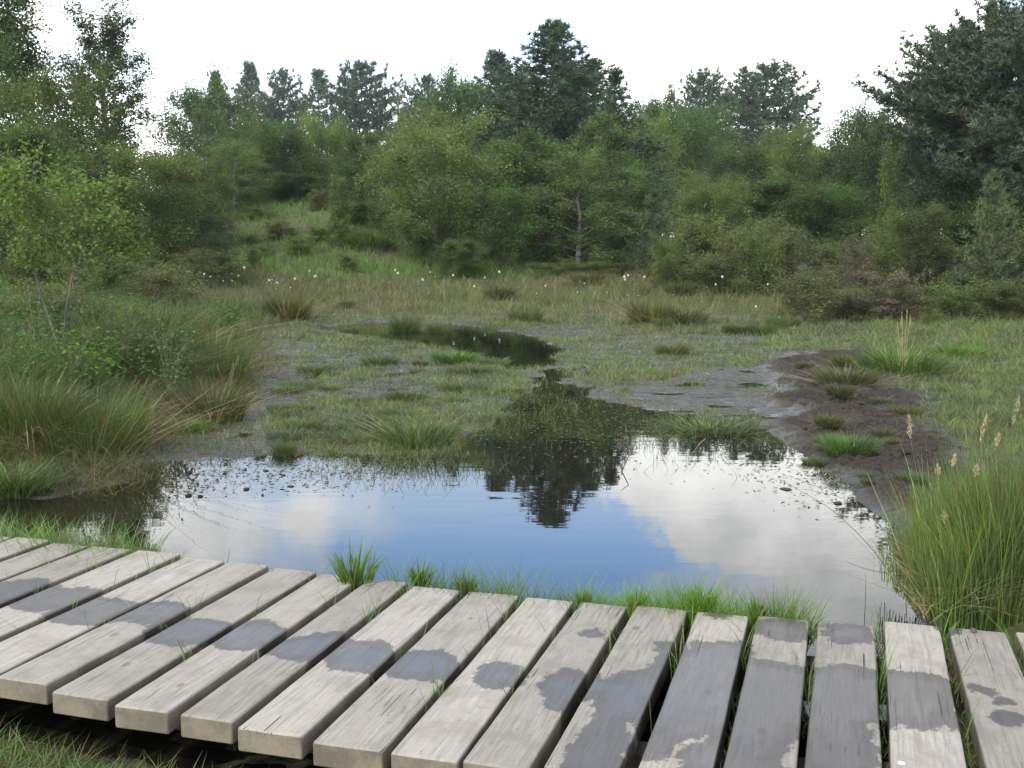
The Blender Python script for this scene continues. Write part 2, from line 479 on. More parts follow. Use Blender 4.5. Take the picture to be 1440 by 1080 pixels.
for e_ in ((20, 832, 55, 15), (75, 842, 50, 14), (135, 858, 58, 15), (205, 863, 50, 13), (268, 884, 55, 16), (345, 893, 48, 17), (430, 908, 52, 16), (515, 921, 48, 19),
           (597, 932, 45, 21), (702, 945, 32, 15), (838, 890, 18, 6), (1100, 884, 34, 14), (1190, 890, 30, 12), (1012, 863, 14, 4), (1370, 967, 14, 6),
           (1400, 982, 12, 6), (1415, 1008, 22, 9), (1325, 885, 12, 5), (1325, 1004, 16, 20), (940, 918, 22, 18)):
    ell(*e_)
POLYW = [[(748, 958), (775, 945), (835, 945), (860, 955), (905, 938), (925, 922), (970, 905), (985, 898), (1050, 900), (1058, 925), (1075, 930), (1136, 942), (1150, 940), (1190, 936),
          (1245, 945), (1300, 948), (1338, 962), (1342, 1000), (1318, 1024), (1265, 1028), (1232, 1020), (1232, 1120), (1130, 1120), (1112, 1080), (1122, 1026), (1098, 1050), (1080, 1110),
          (960, 1090), (965, 1055), (1003, 1030), (965, 1045), (940, 1075), (900, 1070), (912, 1030), (890, 1015), (880, 1075), (860, 1130), (770, 1130), (800, 1060), (838, 1010), (835, 985),
          (815, 990), (800, 1005), (778, 1003), (765, 975)]]
POLYW = [[G(x, y, 0) for x, y in P] for P in POLYW]


def wetness(x, y):
    x, y = x + 0.09 * fbm(x, y, 5, 4, 611), y + 0.11 * fbm(x, y, 6, 4, 613)
    d = np.full(x.shape, 1e3)
    for c, rx, ry in WET:
        u = (x - c[0]) / (rx * 1.15); v = (y - c[1]) / (ry * 1.15)
        q = np.sqrt(u * u + v * v)
        d = np.minimum(d, (q - 1) * min(rx, ry) * 1.3)
    for P in POLYW:
        d = np.minimum(d, sdpoly(P, x, y))
    return np.clip(0.5 - d / 0.2, 0, 1)


walk = empty("boardwalk", (0, 3.5, 0))
tag(walk, "weathered grey wooden boardwalk with damp patches crossing in front of the pond", "boardwalk")
rnd = random.Random(4)
rng = np.random.default_rng(5)
pl_lines = []
ANG = {}
for i in range(len(far) - 1):
    a, b = far[i], far[i + 1]
    e = (b - a) / np.linalg.norm(b - a)
    ang = math.radians(float(np.interp(i, [0, 10, 13, 15, 17, 19, 21, 22, 23], [72.3, 73, 74, 74, 73.2, 73.2, 72.6, 71.8, 72.5])) + 0.25 * math.sin(i * 1.7))
    dr = np.array([math.cos(ang), math.sin(ang)])          # from the near end to the far end
    perp = np.array([dr[1], -dr[0]])                       # towards the next plank
    wdt = float(np.dot(b - a, perp)) - PL_GAP - rnd.uniform(0, 0.008)
    ln = PL_LEN + rnd.uniform(-0.03, 0.03)
    o0 = a + perp * PL_GAP * 0.5                            # far left corner
    zt = rnd.uniform(-0.005, 0.005)
    # rounded cross-section, many rings along the length
    bv = 0.007
    nu = 22
    us = np.concatenate([[0, 0.0025], np.linspace(bv, wdt - bv, nu), [wdt - 0.0025, wdt]])
    zs = np.concatenate([[-bv, -0.0025], np.zeros(nu), [-0.0025, -bv]])
    us = np.concatenate([us, [wdt, wdt - 0.004, 0.004, 0]]); zs = np.concatenate([zs, [-PL_T + 0.004, -PL_T, -PL_T, -PL_T + 0.004]])
    nr = 130
    vs = np.concatenate([[0, 0.003], np.linspace(0.008, ln - 0.008, nr), [ln - 0.003, ln]])
    ins = np.concatenate([[0.005, 0.0015], np.zeros(nr), [0.0015, 0.005]])
    m = len(us)
    U = np.tile(us, (len(vs), 1)); ZZ = np.tile(zs, (len(vs), 1)); VV = np.tile(vs[:, None], (1, m))
    # shrink the end rings and let the long edges wander a little
    mid = wdt / 2
    U = mid + (U - mid) * (1 - ins[:, None] / mid)
    ZZ = np.where(ZZ > -0.02, ZZ - ins[:, None], np.where(ZZ < -PL_T + 0.01, ZZ + ins[:, None], ZZ))
    wob = 0.0035 * fbm(VV, U * 0 + i * 7.3, 5, 3, i)
    U = U + wob * (np.abs(U - mid) > mid * 0.85)
    ZZ = ZZ + 0.0025 * fbm(VV * 1.5, U * 9 + i * 3.1, 2.0, 2, 60 + i) + zt
    WX = o0[0] + perp[0] * U - dr[0] * VV; WY = o0[1] + perp[1] * U - dr[1] * VV
    c0 = o0 + perp * mid - dr * ln / 2
    wt = wetness(WX, WY)
    # object space: x across, y along
    ox = (WX - c0[0]) * perp[0] + (WY - c0[1]) * perp[1]; oy = (WX - c0[0]) * dr[0] + (WY - c0[1]) * dr[1]
    V = np.stack([ox, oy, ZZ], -1).reshape(-1, 3)
    nv = len(vs)
    ii = np.arange(nv * m).reshape(nv, m)
    jn = np.roll(ii, -1, axis=1)
    Fq = np.stack([ii[:-1], ii[1:], jn[1:], jn[:-1]], -1).reshape(-1, 4)
    mb = MB()
    cols = np.stack([np.zeros(nv * m), wt.ravel(), np.zeros(nv * m)], 1)
    mb.add(V, Fq, cols)
    mb.add(V[:m], [list(range(m))[::1]], cols[:m]); mb.add(V[-m:], [list(range(m))[::-1]], cols[-m:])
    p = mb.build("plank", WOOD, walk)
    p.location = (c0[0], c0[1] - 3.5, 0)
    p.rotation_euler = (0, 0, math.atan2(dr[1], dr[0]) - math.pi / 2)
    pl_lines.append((a - perp * 0, a - dr * ln, dr))
# bearers under the planks
for off in (0.24, 1.12):
    mb = MB()
    P = [(f[0] - 0.28 * off, f[1] - 0.96 * off - 3.5) for f in far]
    for q in range(len(P) - 1):
        a, b = np.array(P[q]), np.array(P[q + 1])
        t_ = (b - a) / np.linalg.norm(b - a); nrm = np.array([-t_[1], t_[0]]) * 0.05
        z1, z0 = -PL_T - 0.008, -PL_T - 0.15
        V = [(*(a - nrm), z0), (*(a + nrm), z0), (*(a + nrm), z1), (*(a - nrm), z1), (*(b - nrm), z0), (*(b + nrm), z0), (*(b + nrm), z1), (*(b - nrm), z1)]
        mb.add(V, [(0, 4, 5, 1), (1, 5, 6, 2), (2, 6, 7, 3), (3, 7, 4, 0)])
    mb.build("bearer", GAPSHADE_WOOD, walk)

# ------------------------------------------------------------------ trees


def leaves(mb, P, size, col, rng, flat=0.5, var=0.25, asp=0.6):
    """one diamond leaf at each point"""
    n = len(P)
    N = rng.normal(size=(n, 3)); N[:, 2] = np.abs(N[:, 2]) + flat
    N /= np.linalg.norm(N, axis=1)[:, None]
    A = np.cross(N, rng.normal(size=(n, 3))); A /= np.linalg.norm(A, axis=1)[:, None] + 1e-9
    B = np.cross(N, A)
    s = (size * rng.uniform(0.6, 1.3, n))[:, None]
    V = np.stack([P - A * s * .5, P + B * s * asp * .5 + N * s * .06, P + A * s * .5, P - B * s * asp * .5 + N * s * .06], 1).reshape(-1, 3)
    F = np.arange(n * 4).reshape(n, 4)
    k = np.repeat(rng.uniform(1 - var, 1 + var, (n, 1)), 4, 0)
    hue = np.repeat(rng.normal(0, 0.10, (n, 1)), 4, 0)
    c = np.asarray(col)[None] * k * np.concatenate([1 + hue, np.ones_like(hue), 1 - hue], 1)
    mb.add(V, F, np.clip(c, 0, 1))


PROF = {'round': lambda t: np.clip(1 - np.abs((t - 0.48) / 0.56) ** 3, 0.12, 1) ** 0.6, 'egg': lambda t: np.clip(1 - np.abs((t - 0.42) / 0.64) ** 2.6, 0.10, 1) ** 0.65,
        'birch': lambda t: np.clip(1.05 * (1 - t) ** 0.7 * (0.35 + t) ** 0.5 * 1.45, 0.10, 1), 'spire': lambda t: np.clip(1.08 - t, 0.06, 1), 'dome': lambda t: np.sqrt(np.clip(1.02 - t * t, 0.02, 1))}


def broadleaf(seed, H, R, prof='round', t0=0.12, limbs=30, subs=7, per=60, leaf=0.14, col=(0.07, 0.12, 0.035), droop=0.0, sig=0.10, bark=None,
              stems=1, tr=0.02, skew=0.0, clump=1.0):
    rng = np.random.default_rng(seed)
    tw, lf = MB(), MB()
    base = rng.uniform(0, 6.28)
    pts_all = []
    for s in range(stems):
        az0 = base + s * 6.283 / max(stems, 1)
        lean = (0.0 if stems == 1 else R * 0.45)
        top = np.array([math.cos(az0) * lean + skew * R, math.sin(az0) * lean, H * rng.uniform(0.86, 1.0) if stems > 1 else H])
        tt = np.linspace(0, 1, 9)
        T = np.stack([tt ** 1.2 * top[0] + rng.normal(0, 0.012 * H, 9) * (tt > 0), tt ** 1.2 * top[1] + rng.normal(0, 0.012 * H, 9) * (tt > 0), tt * top[2]], 1)
        rad = H * tr / math.sqrt(stems)
        tube(tw, T, rad * (1 - tt * 0.93), 7)
        nl = max(6, int(limbs / stems))
        for i in range(nl):
            f = (i + rng.uniform(0.1, 0.9)) / nl
            t = t0 + (0.98 - t0) * f
            az_ = i * 2.4 + rng.normal(0, 0.35) + az0
            rr = R * PROF[prof](np.array(f)) * rng.uniform(0.6, 1.12) * (0.75 if stems > 1 else 1)
            st = np.array([np.interp(t * 0.9, tt, T[:, k]) for k in range(3)])
            end = np.array([np.interp(t, tt, T[:, 0]) + math.cos(az_) * rr, np.interp(t, tt, T[:, 1]) + math.sin(az_) * rr, t * H + rng.normal(0, 0.03 * H)])
            end[2] += rr * (0.30 - droop)
            midp = (st + end) / 2 + np.array([0, 0, rr * (0.10 + droop * 0.5)])
            u = np.linspace(0, 1, 6)[:, None]
            C = (1 - u) ** 2 * st + 2 * u * (1 - u) * midp + u ** 2 * end
            tube(tw, C, np.linspace(rad * 0.35 * (1 - 0.5 * f), rad * 0.05, 6), 4)
            L = np.linalg.norm(end - st)
            for j in range(subs):
                v = rng.uniform(0.25, 1.0)
                o = np.array([np.interp(v, u[:, 0], C[:, k]) for k in range(3)])
                dd = rng.normal(size=3); dd /= np.linalg.norm(dd)
                dd = dd * 0.9 + (end - st) / L * 0.7; dd[2] = dd[2] * 1.0 + 0.35 - droop * 1.8
                sl = max(0.3 * L, 0.09 * R) * rng.uniform(0.5, 1.1)
                e2 = o + dd * sl
                tube(tw, [o, (o + e2) / 2 + [0, 0, 0.03 * L], e2], [rad * 0.07, rad * 0.05, rad * 0.02], 3)
                n = int(per * rng.uniform(0.6, 1.3))
                q = rng.uniform(0.1, 1.1, n)[:, None]
                sg = sig * R * clump
                pp = o + (e2 - o) * q + rng.normal(size=(n, 3)) * sg * np.array([1, 1, 0.8])
                pts_all.append(pp)
    P = np.concatenate(pts_all)
    P = P[P[:, 2] > 0.02 * H]
    leaves(lf, P, leaf, col, rng)
    return tw, lf


def needles(mb, P, D, size, col, rng, n=9, wd=0.10, spread=0.75):
    """bottle-brush clumps: n thin triangles at each point P pointing around D"""
    m = len(P)
    Dn = D / (np.linalg.norm(D, axis=1)[:, None] + 1e-9)
    R = rng.normal(size=(m, n, 3)) * spread + Dn[:, None] * 1.0
    R[:, :, 2] += 0.55
    R /= np.linalg.norm(R, axis=2)[..., None]
    s = size * rng.uniform(0.6, 1.25, (m, n, 1))
    tip = P[:, None] + R * s
    side = np.cross(R, rng.normal(size=(m, n, 3))); side /= np.linalg.norm(side, axis=2)[..., None] + 1e-9
    w_ = side * s * wd
    b0 = P[:, None] + R * s * 0.10
    V = np.stack([b0 - w_, b0 + w_, tip], 2).reshape(-1, 3)
    F = np.arange(m * n * 3).reshape(-1, 3)
    k = np.repeat(rng.uniform(0.75, 1.25, (m, 1)), n * 3, 0) * np.repeat(rng.uniform(0.85, 1.15, (m * n, 1)), 3, 0)
    mb.add(V, F, np.clip(np.asarray(col)[None] * k, 0, 1))


def pine(seed, H, R, t0=0.12, whorls=26, per=5, prof=None, size=0.26, col=(0.035, 0.07, 0.04), up=0.35, step=0.22, n=9, wd=0.10, gappy=0.12, tr=0.016,
         extra=(), lat=0.5, spread=0.9):
    rng = np.random.default_rng(seed)
    tw, lf = MB(), MB()
    prof = prof or (lambda t: np.clip((1.03 - t) * 1.05, 0.04, 1))
    tt = np.linspace(0, 1, 12)
    T = np.stack([rng.normal(0, 0.006 * H, 12) * (tt > 0), rng.normal(0, 0.006 * H, 12) * (tt > 0), tt * H], 1)
    tube(tw, T, H * tr * (1 - 0.95 * tt), 8)
    PP, DD = [], []
    br = []
    for i in range(whorls):
        f = i / (whorls - 1)
        for j in range(per):
            if rng.random() < gappy:
                continue
            t = min(0.985, t0 + (0.985 - t0) * (f + rng.uniform(-0.4, 0.4) / whorls))
            a = j * 6.283 / per + i * 1.1 + rng.normal(0, 0.25)
            br.append((t, a, R * float(prof(f)) * rng.uniform(0.7, 1.12), up))
    br += list(extra)
    for t, a, L, upk in br:
        t = float(np.clip(t, 0.02, 0.99))
        L = max(L, 0.12)
        st = np.array([np.interp(t, tt, T[:, k]) for k in range(3)])
        rise = L * (upk * (0.3 + t) + rng.normal(0, 0.07))
        dirh = np.array([math.cos(a), math.sin(a), 0])
        u = np.linspace(0, 1, 7)[:, None]
        C = st + dirh * L * u + np.array([0, 0, 1]) * (rise * u ** 2.0 - 0.05 * L * np.sin(u * 3.14)) + np.cross(dirh, [0, 0, 1]) * (rng.normal(0, 0.06) * L * u ** 2)
        tube(tw, C, np.linspace(H * tr * 0.28 * (1 - 0.6 * t), H * tr * 0.04, 7), 4)
        nb = max(2, int(L / (step * 1.6)))
        for b in range(nb + 1):
            v = 0.22 + 0.78 * (b + rng.uniform(-0.3, 0.3)) / nb if b < nb else 1.0
            v = min(max(v, 0.1), 1)
            o = np.array([np.interp(v, u[:, 0], C[:, k]) for k in range(3)])
            sgn = 1 if b % 2 else -1
            dd = dirh * 0.75 + np.cross(dirh, [0, 0, 1]) * sgn * rng.uniform(0.4, 1.0) + np.array([0, 0, rng.uniform(0.1, 0.6)])
            if b == nb:
                dd = dirh * 0.4 + np.array([0, 0, 0.9])
            dd /= np.linalg.norm(dd)
            sl = max(step, L * lat * (1.15 - v) * rng.uniform(0.6, 1.1))
            k_ = max(1, int(sl / step))
            q = (np.arange(k_) + 1) / k_
            PP.append(o + dd * sl * q[:, None] + rng.normal(size=(k_, 3)) * step * 0.25)
            DD.append(np.repeat((dd + [0, 0, 0.35])[None], k_, 0))
            PP.append(o[None]); DD.append((dd + dirh)[None])
            if sl > step * 1.5:
                tube(tw, [o, o + dd * sl], [H * tr * 0.05, H * tr * 0.02], 3)
    # leader candles
    q = np.linspace(0.93, 1.0, 6)
    PP.append(np.stack([np.full(6, T[-1, 0]), np.full(6, T[-1, 1]), q * H], 1)); DD.append(np.tile([0, 0, 1.5], (6, 1)))
    needles(lf, np.concatenate(PP), np.concatenate(DD), size, col, rng, n, wd, spread)
    return tw, lf


PROTO, EXT = {}, {}


def proto(key, fn, bark, fol):
    if key not in PROTO:
        tw, lf = fn()
        V = np.concatenate(lf.V)
        EXT[key] = (float(np.percentile(np.hypot(V[:, 0], V[:, 1]), 97)), float(np.percentile(V[:, 2], 99.99 if fol is NEEDLE else 99.6)))
        PROTO[key] = (tw.mesh("trunk", bark, True), lf.mesh("crown", fol))
    return PROTO[key]


def th(x, y):
    return float(terrain(np.array([x], float), np.array([y], float))[0])


def plant_tree(name, key, px, D, top_py, wpx, label, cat="tree", group=None, rz=0.0, tall=None, parts=("trunk", "crown")):
    """stand a tree so that its tip is at height zat(top_py) and its crown is wpx pixels wide at distance D"""
    tm, cm = PROTO[key]
    x, y = at(px, D)
    zb = th(x, y) - 0.05
    H = (zat(top_py, D) - zb) if tall is None else tall
    rref, href = EXT[key]
    W = wpx / F_PX * D / 2
    o = empty(name, (x, y, zb), rz, (W / rref, W / rref, H / href))
    tag(o, label, cat, group)
    link(parts[0], tm, o); link(parts[1], cm, o)
    return o


# greens measured against the photograph: bluish pines, mid-green oaks and alders, yellow-green birches and willows
C_PINE, C_PINE2 = (0.074, 0.122, 0.066), (0.082, 0.126, 0.080)
C_OAK, C_BIRCH, C_OLIVE, C_WILLOW, C_DARK = (0.095, 0.158, 0.050), (0.128, 0.190, 0.062), (0.122, 0.158, 0.052), (0.140, 0.215, 0.058), (0.078, 0.130, 0.048)
B = lambda *a, **k: (lambda: broadleaf(*a, **k))
P_ = lambda *a, **k: (lambda: pine(*a, **k))
for key, fn, bark, fol in (
    ('round1', B(1, 10, 4.6, 'round', 0.03, 46, 10, 120, 0.17, (0.160, 0.225, 0.072), sig=0.085), TWIG, LEAF),
    ('round2', B(2, 10, 4.2, 'egg', 0.04, 44, 10, 90, 0.20, C_OAK, sig=0.085), TWIG, LEAF),
    ('round3', B(3, 10, 5.0, 'dome', 0.03, 40, 10, 90, 0.20, C_OAK, sig=0.12, stems=3), TWIG, LEAF),
    ('round4', B(4, 10, 4.4, 'egg', 0.04, 40, 10, 90, 0.20, C_DARK, sig=0.095), TWIG, LEAF),
    ('olive', B(5, 10, 5.0, 'dome', 0.03, 42, 10, 85, 0.19, C_OLIVE, sig=0.085, stems=3), TWIG, LEAF),
    ('birch1', B(6, 10, 3.4, 'birch', 0.10, 46, 9, 75, 0.165, C_BIRCH, droop=0.18, sig=0.08), BIRCHBARK, LEAF),
    ('birch2', B(7, 10, 3.6, 'egg', 0.08, 40, 9, 75, 0.165, C_BIRCH, droop=0.10, sig=0.08), BIRCHBARK, LEAF),
    ('airy', B(8, 10, 2.2, 'egg', 0.08, 60, 8, 62, 0.13, (0.080, 0.125, 0.058), sig=0.075, skew=-0.15), TWIG, LEAF),
    ('tall', B(10, 10, 2.3, 'egg', 0.05, 60, 9, 95, 0.14, C_DARK, sig=0.11), TWIG, LEAF),
    ('slim', B(9, 10, 3, 'spire', 0.05, 40, 7, 34, 0.24, C_WILLOW, sig=0.10, stems=2), TWIG, LEAF),
    ('pineA', P_(11, 10, 3, 0.15, 28, 7, None, 0.28, C_PINE2, n=16, step=0.2, wd=0.10, lat=0.6, gappy=0.04), PINEBARK, NEEDLE),
    ('pineB', P_(12, 10, 3, 0.30, 18, 6, lambda t: np.clip(1.25 * (1 - t) ** 0.6 * (0.55 + t), 0.08, 1), 0.30, C_PINE2, n=16, gappy=0.12, step=0.2, wd=0.10, lat=0.6), PINEBARK, NEEDLE),
    ('pineC', P_(13, 10, 3, 0.25, 20, 7, lambda t: np.sqrt(np.clip(1.02 - t ** 2.2, 0.01, 1)) * (0.6 + 0.4 * t), 0.32, C_PINE, n=17, step=0.2, gappy=0.10, wd=0.09, lat=0.65), PINEBARK, NEEDLE),
    ('pineY', P_(15, 10, 3, 0.12, 15, 5, None, 0.55, (0.090, 0.125, 0.060), n=12, gappy=0.2, step=0.42, up=0.5, wd=0.06), PINEBARK, NEEDLE),
    ('pineD', P_(14, 10, 3, 0.05, 26, 6, None, 0.26, C_PINE, n=12, gappy=0.03, step=0.2, up=0.3), PINEBARK, NEEDLE),
):
    proto(key, fn, bark, fol)

# the main pine in the middle, 75 m away
proto('centre', P_(21, 18, 7.5, 0.06, 38, 7, lambda t: np.clip(1.04 - t, 0.04, 1), 0.42, C_PINE, up=0.36, step=0.30, n=16, gappy=0.03, lat=0.6), PINEBARK, NEEDLE)
# the spreading pine on the right, 40 m away, with one long limb reaching left
proto('rightpine', P_(22, 12, 5.2, 0.20, 30, 7, lambda t: np.clip(1.1 * np.sin(np.pi * (0.22 + 0.70 * t)) ** 0.8, 0.15, 1), 0.27, (0.092, 0.125, 0.078), up=0.28, step=0.17, n=15, gappy=0.12, spread=1.1,
                      extra=[(0.60, 3.05, 6.6, 0.30), (0.57, 3.2, 6.0, 0.3), (0.63, 2.9, 5.6, 0.35), (0.70, 3.3, 5.2, 0.35), (0.67, 2.7, 4.9, 0.3)], lat=0.5), PINEBARK, NEEDLE)

T = plant_tree
# far-left group
T("oak_tree", 'tall', -5, 44, -60, 180, "tall dark broadleaf tree cut off by the left edge of the photo", rz=1)
T("birch_tree", 'airy', 168, 50, 10, 165, "tall airy birch with sky showing through, left of the sky gap", rz=0.4)
T("willow_tree", 'olive', 100, 40, 98, 180, "olive green willow below and in front of the tall airy birch", rz=2)
T("alder_tree", 'round2', 40, 36, 165, 192, "mid green alder at the left edge behind the birch sapling", rz=3)
T("willow_bush", 'olive', 200, 36, 205, 190, "wide olive willow bush under the tall airy birch", "bush", rz=4)
T("willow_bush", 'slim', 150, 30, 240, 120, "pale willow bush right behind the forked birch sapling", "bush", rz=1.2)
T("hawthorn_bush", 'round4', 262, 40, 262, 115, "dark bush at the left foot of the grassy mound", "bush", rz=5)
T("willow_bush", 'olive', 70, 26, 268, 150, "low olive bush behind the stems of the birch sapling", "bush", rz=2.2)
# left of centre
T("oak_tree", 'round2', 300, 110, 112, 144, "broad oak at the left end of the far tree row", rz=1)
T("pine_tree", 'pineA', 314, 170, 98, 102, "pale pine tip rising behind the broad oak", rz=2)
T("pine_tree", 'pineA', 360, 190, 84, 119, "tallest pale pine between the broad oak and the dark pines", rz=0)
T("pine_tree", 'pineB', 407, 180, 94, 87, "bushy topped pine with sky between its branches, in the far left row", rz=3)
T("pine_tree", 'pineD', 455, 170, 95, 144, "dark dense pine second from the right in the far left row", rz=1)
T("pine_tree", 'pineB', 512, 165, 82, 122, "open layered pine standing alone left of the central tree group", rz=0.6)
T("alder_tree", 'round3', 392, 64, 168, 116, "round mid green alder below the bushy topped pine", rz=2)
T("alder_tree", 'round1', 465, 66, 160, 101, "round alder with paler crown below the dark dense pine", rz=5)
T("alder_tree", 'round2', 516, 62, 182, 84, "dark alder filling the space under the open layered pine", rz=3)
T("birch_bush", 'birch2', 335, 58, 205, 104, "light birch bush at the left top of the grassy mound", "bush", rz=2)
T("willow_bush", 'olive', 288, 48, 225, 100, "olive bush between the sky gap and the grassy mound", "bush", rz=1)
T("hawthorn_bush", 'round4', 425, 62, 245, 150, "dark hedge-like bush along the top of the grassy mound", "bush", rz=0)
T("willow_sapling", 'slim', 480, 50, 246, 44, "slim yellow green willow on the right slope of the grassy mound", rz=0)
T("hawthorn_bush", 'round4', 517, 54, 285, 57, "small dark bush between the slim willow and the big pale birch bush", "bush", rz=1)
# central group
T("birch_tree", 'round1', 612, 48, 166, 190, "big rounded pale green birch at the left front of the central group", rz=2)
T("birch_tree", 'birch2', 560, 52, 195, 91, "low pale birch forming the left edge of the central group", rz=1)
T("pine_tree", 'pineB', 603, 150, 102, 87, "small pine with open tip at the left of the central group", rz=2)
T("pine_tree", 'pineA', 572, 150, 148, 75, "lowest pine tip at the far left of the central group", rz=2.6)
T("birch_tree", 'round2', 648, 84, 100, 120, "tall rounded birch between the open pine tip and the main pine", rz=4)
T("pine_tree", 'pineA', 697, 88, 68, 190, "pine close to the left side of the tallest central pine", rz=1)
c_pine = T("pine_tree", 'centre', 775, 75, 28, 370, "tallest pine in the middle, mirrored in the pond", rz=0.7)
T("pine_tree", 'pineD', 832, 73, 80, 200, "pine with spiky tip close to the right side of the tallest central pine", rz=4)
T("pine_tree", 'pineD', 862, 75, 93, 170, "outermost spiky pine at the right shoulder of the central group", rz=2)
T("birch_tree", 'birch1', 848, 70, 160, 130, "drooping birch in front of the two spiky pines", rz=1)
T("pine_tree", 'pineD', 728, 78, 100, 230, "dark pine tip joined to the left shoulder of the tallest central pine", rz=2)
T("pine_tree", 'pineD', 806, 77, 92, 230, "dark pine half hidden under the right side of the tallest central pine", rz=5)
T("birch_tree", 'birch2', 598, 64, 150, 120, "birch behind the big rounded pale green birch", rz=5)
T("oak_tree", 'round2', 732, 54, 190, 180, "dark oak in the middle of the central group", rz=0.5)
T("birch_tree", 'birch2', 812, 48, 212, 156, "birch with white leaning trunk at the foot of the central group", rz=2.5)
T("oak_bush", 'round3', 690, 46, 262, 143, "spreading bush low between the big pale birch and the white trunk", "bush", rz=4)
T("hawthorn_bush", 'round4', 765, 50, 268, 150, "dark bush behind the white birch trunk", "bush", rz=3)
T("hawthorn_bush", 'round2', 648, 42, 334, 79, "low round green bush on the bank below the big pale birch", "bush", rz=3)
T("alder_tree", 'round1', 902, 80, 158, 101, "pale alder at the right side of the central group", rz=0)
T("young_pine", 'pineY', 918, 45, 262, 90, "small grey green young pine at the right foot of the central group", rz=2)
T("alder_tree", 'round2', 880, 52, 232, 108, "mid green alder behind the small young pine", rz=2)
# right of centre
T("alder_tree", 'round2', 925, 115, 128, 96, "tallest rounded alder right of the central group", rz=1)
T("pine_tree", 'pineC', 984, 170, 94, 86, "narrow far pine left of the umbrella shaped pine", rz=1)
T("pine_tree", 'pineC', 1066, 165, 84, 140, "umbrella shaped pine with bare trunk standing above the alders", rz=4)
T("alder_tree", 'round3', 965, 90, 150, 143, "broad alder below the narrow far pine", rz=5)
T("alder_tree", 'round4', 1035, 64, 205, 126, "dark alder below the umbrella shaped pine", rz=2)
T("birch_tree", 'round1', 1100, 62, 172, 118, "pale birch just right of the umbrella shaped pine", rz=3)
T("alder_tree", 'round4', 1165, 66, 200, 115, "dark alder at the low point of the right skyline", rz=4)
T("oak_tree", 'round4', 1205, 62, 150, 120, "airy oak just under the long pine limb", rz=1)
T("oak_tree", 'round4', 1230, 54, 172, 150, "dark oak to the left behind the big right pine", rz=0)
T("willow_sapling", 'slim', 1250, 46, 200, 50, "slim bright willow against the dark big pine", rz=0)
T("alder_bush", 'round1', 1000, 50, 240, 123, "light bush between the young pine and the heath", "bush", rz=4)
T("alder_bush", 'round2', 1085, 52, 248, 156, "green bush at the back edge of the right heath", "bush", rz=2)
T("alder_bush", 'round3', 1165, 50, 258, 121, "dark green bush behind the middle of the right heath", "bush", rz=1)
r_pine = T("pine_tree", 'rightpine', 1425, 40, -14, 345, "big spreading pine at the right with a long limb reaching left", rz=0.0)
T("pine_tree", 'pineC', 1335, 44, 26, 150, "rounded pine head joined to the left side of the big right pine", rz=2)
T("pine_tree", 'pineA', 1372, 41, -6, 102, "thin pine leader poking above the big right pine", rz=1)
T("hawthorn_bush", 'round2', 1425, 37, 262, 144, "green bush at the right edge below the big right pine", "bush", rz=1)
T("young_pine", 'pineY', 1388, 33, 232, 95, "young pale pine with bare lower stem in front of the big right pine", rz=2)
T("gorse_bush", 'olive', 1290, 36, 288, 110, "yellow green gorse below the big right pine", "bush", rz=2)
T("hawthorn_bush", 'round4', 1330, 40, 240, 172, "dark bush under the lowest limbs of the big right pine", "bush", rz=2)
# the wood further back, seen only through gaps
for i, (px, D, tp, wp) in enumerate(((-120, 60, 60, 260), (-60, 90, 150, 200), (120, 95, 215, 160), (235, 100, 218, 160), (330, 105, 190, 160), (430, 105, 215, 160), (520, 105, 215, 150), (560, 100, 215, 150), (650, 105, 170, 160),
                                     (760, 105, 130, 160), (860, 100, 160, 150), (950, 105, 200, 160), (1040, 105, 215, 160), (1120, 100, 215, 150), (1190, 105, 218, 150), (1270, 100, 190, 150), (1360, 100, 150, 200), (1480, 100, 120, 220),
                                     (1560, 60, 60, 260))):
    T("background_tree", ('round4', 'round2', 'round3')[i % 3], px, D, tp, wp, "dark tree of the wood showing only through gaps between nearer trees", group="wood beyond the nearer trees", rz=i)

# ------------------------------------------------------------------ shrubs of the heath
proto('heath1', B(31, 2, 1.2, 'dome', 0.03, 34, 8, 26, 0.075, (0.140, 0.150, 0.066), sig=0.10, stems=5, tr=0.02), TWIG, LEAF)
proto('heath2', B(32, 2, 1.2, 'dome', 0.03, 34, 8, 30, 0.075, (0.135, 0.175, 0.060), sig=0.10, stems=5, tr=0.02), TWIG, LEAF)
proto('heath3', B(33, 2, 1.2, 'dome', 0.03, 34, 8, 20, 0.070, (0.175, 0.155, 0.112), sig=0.085, stems=5, tr=0.024), TWIG, LEAF)
rs = random.Random(8)
HE = [("brown heather bush in the scrub right of the young pine", "brown heather bushes", 'heath1'), ("green bog myrtle bush in the scrub right of the young pine", "green bog myrtle bushes", 'heath2'),
      ("grey twiggy half bare bush in the scrub below the big right pine", "grey twiggy bushes", 'heath3')]
for i in range(84):
    px = rs.uniform(930, 1560); D = rs.uniform(27, 46)
    if px < 1120 and D < 36: D = rs.uniform(36, 46)
    k = rs.choice((0, 1, 1, 1, 2)) if px > 1150 else rs.choice((0, 1, 1))
    hgt = rs.uniform(0.9, 2.0) * (1.4 if D > 34 else 0.75)
    x, y = at(px, D); zb = th(x, y)
    T("heath_bush", HE[k][2], px, D, 0, rs.uniform(60, 105) * 34 / D, HE[k][0], "bush", HE[k][1], rz=rs.uniform(0, 6), tall=hgt, parts=("stems", "foliage"))
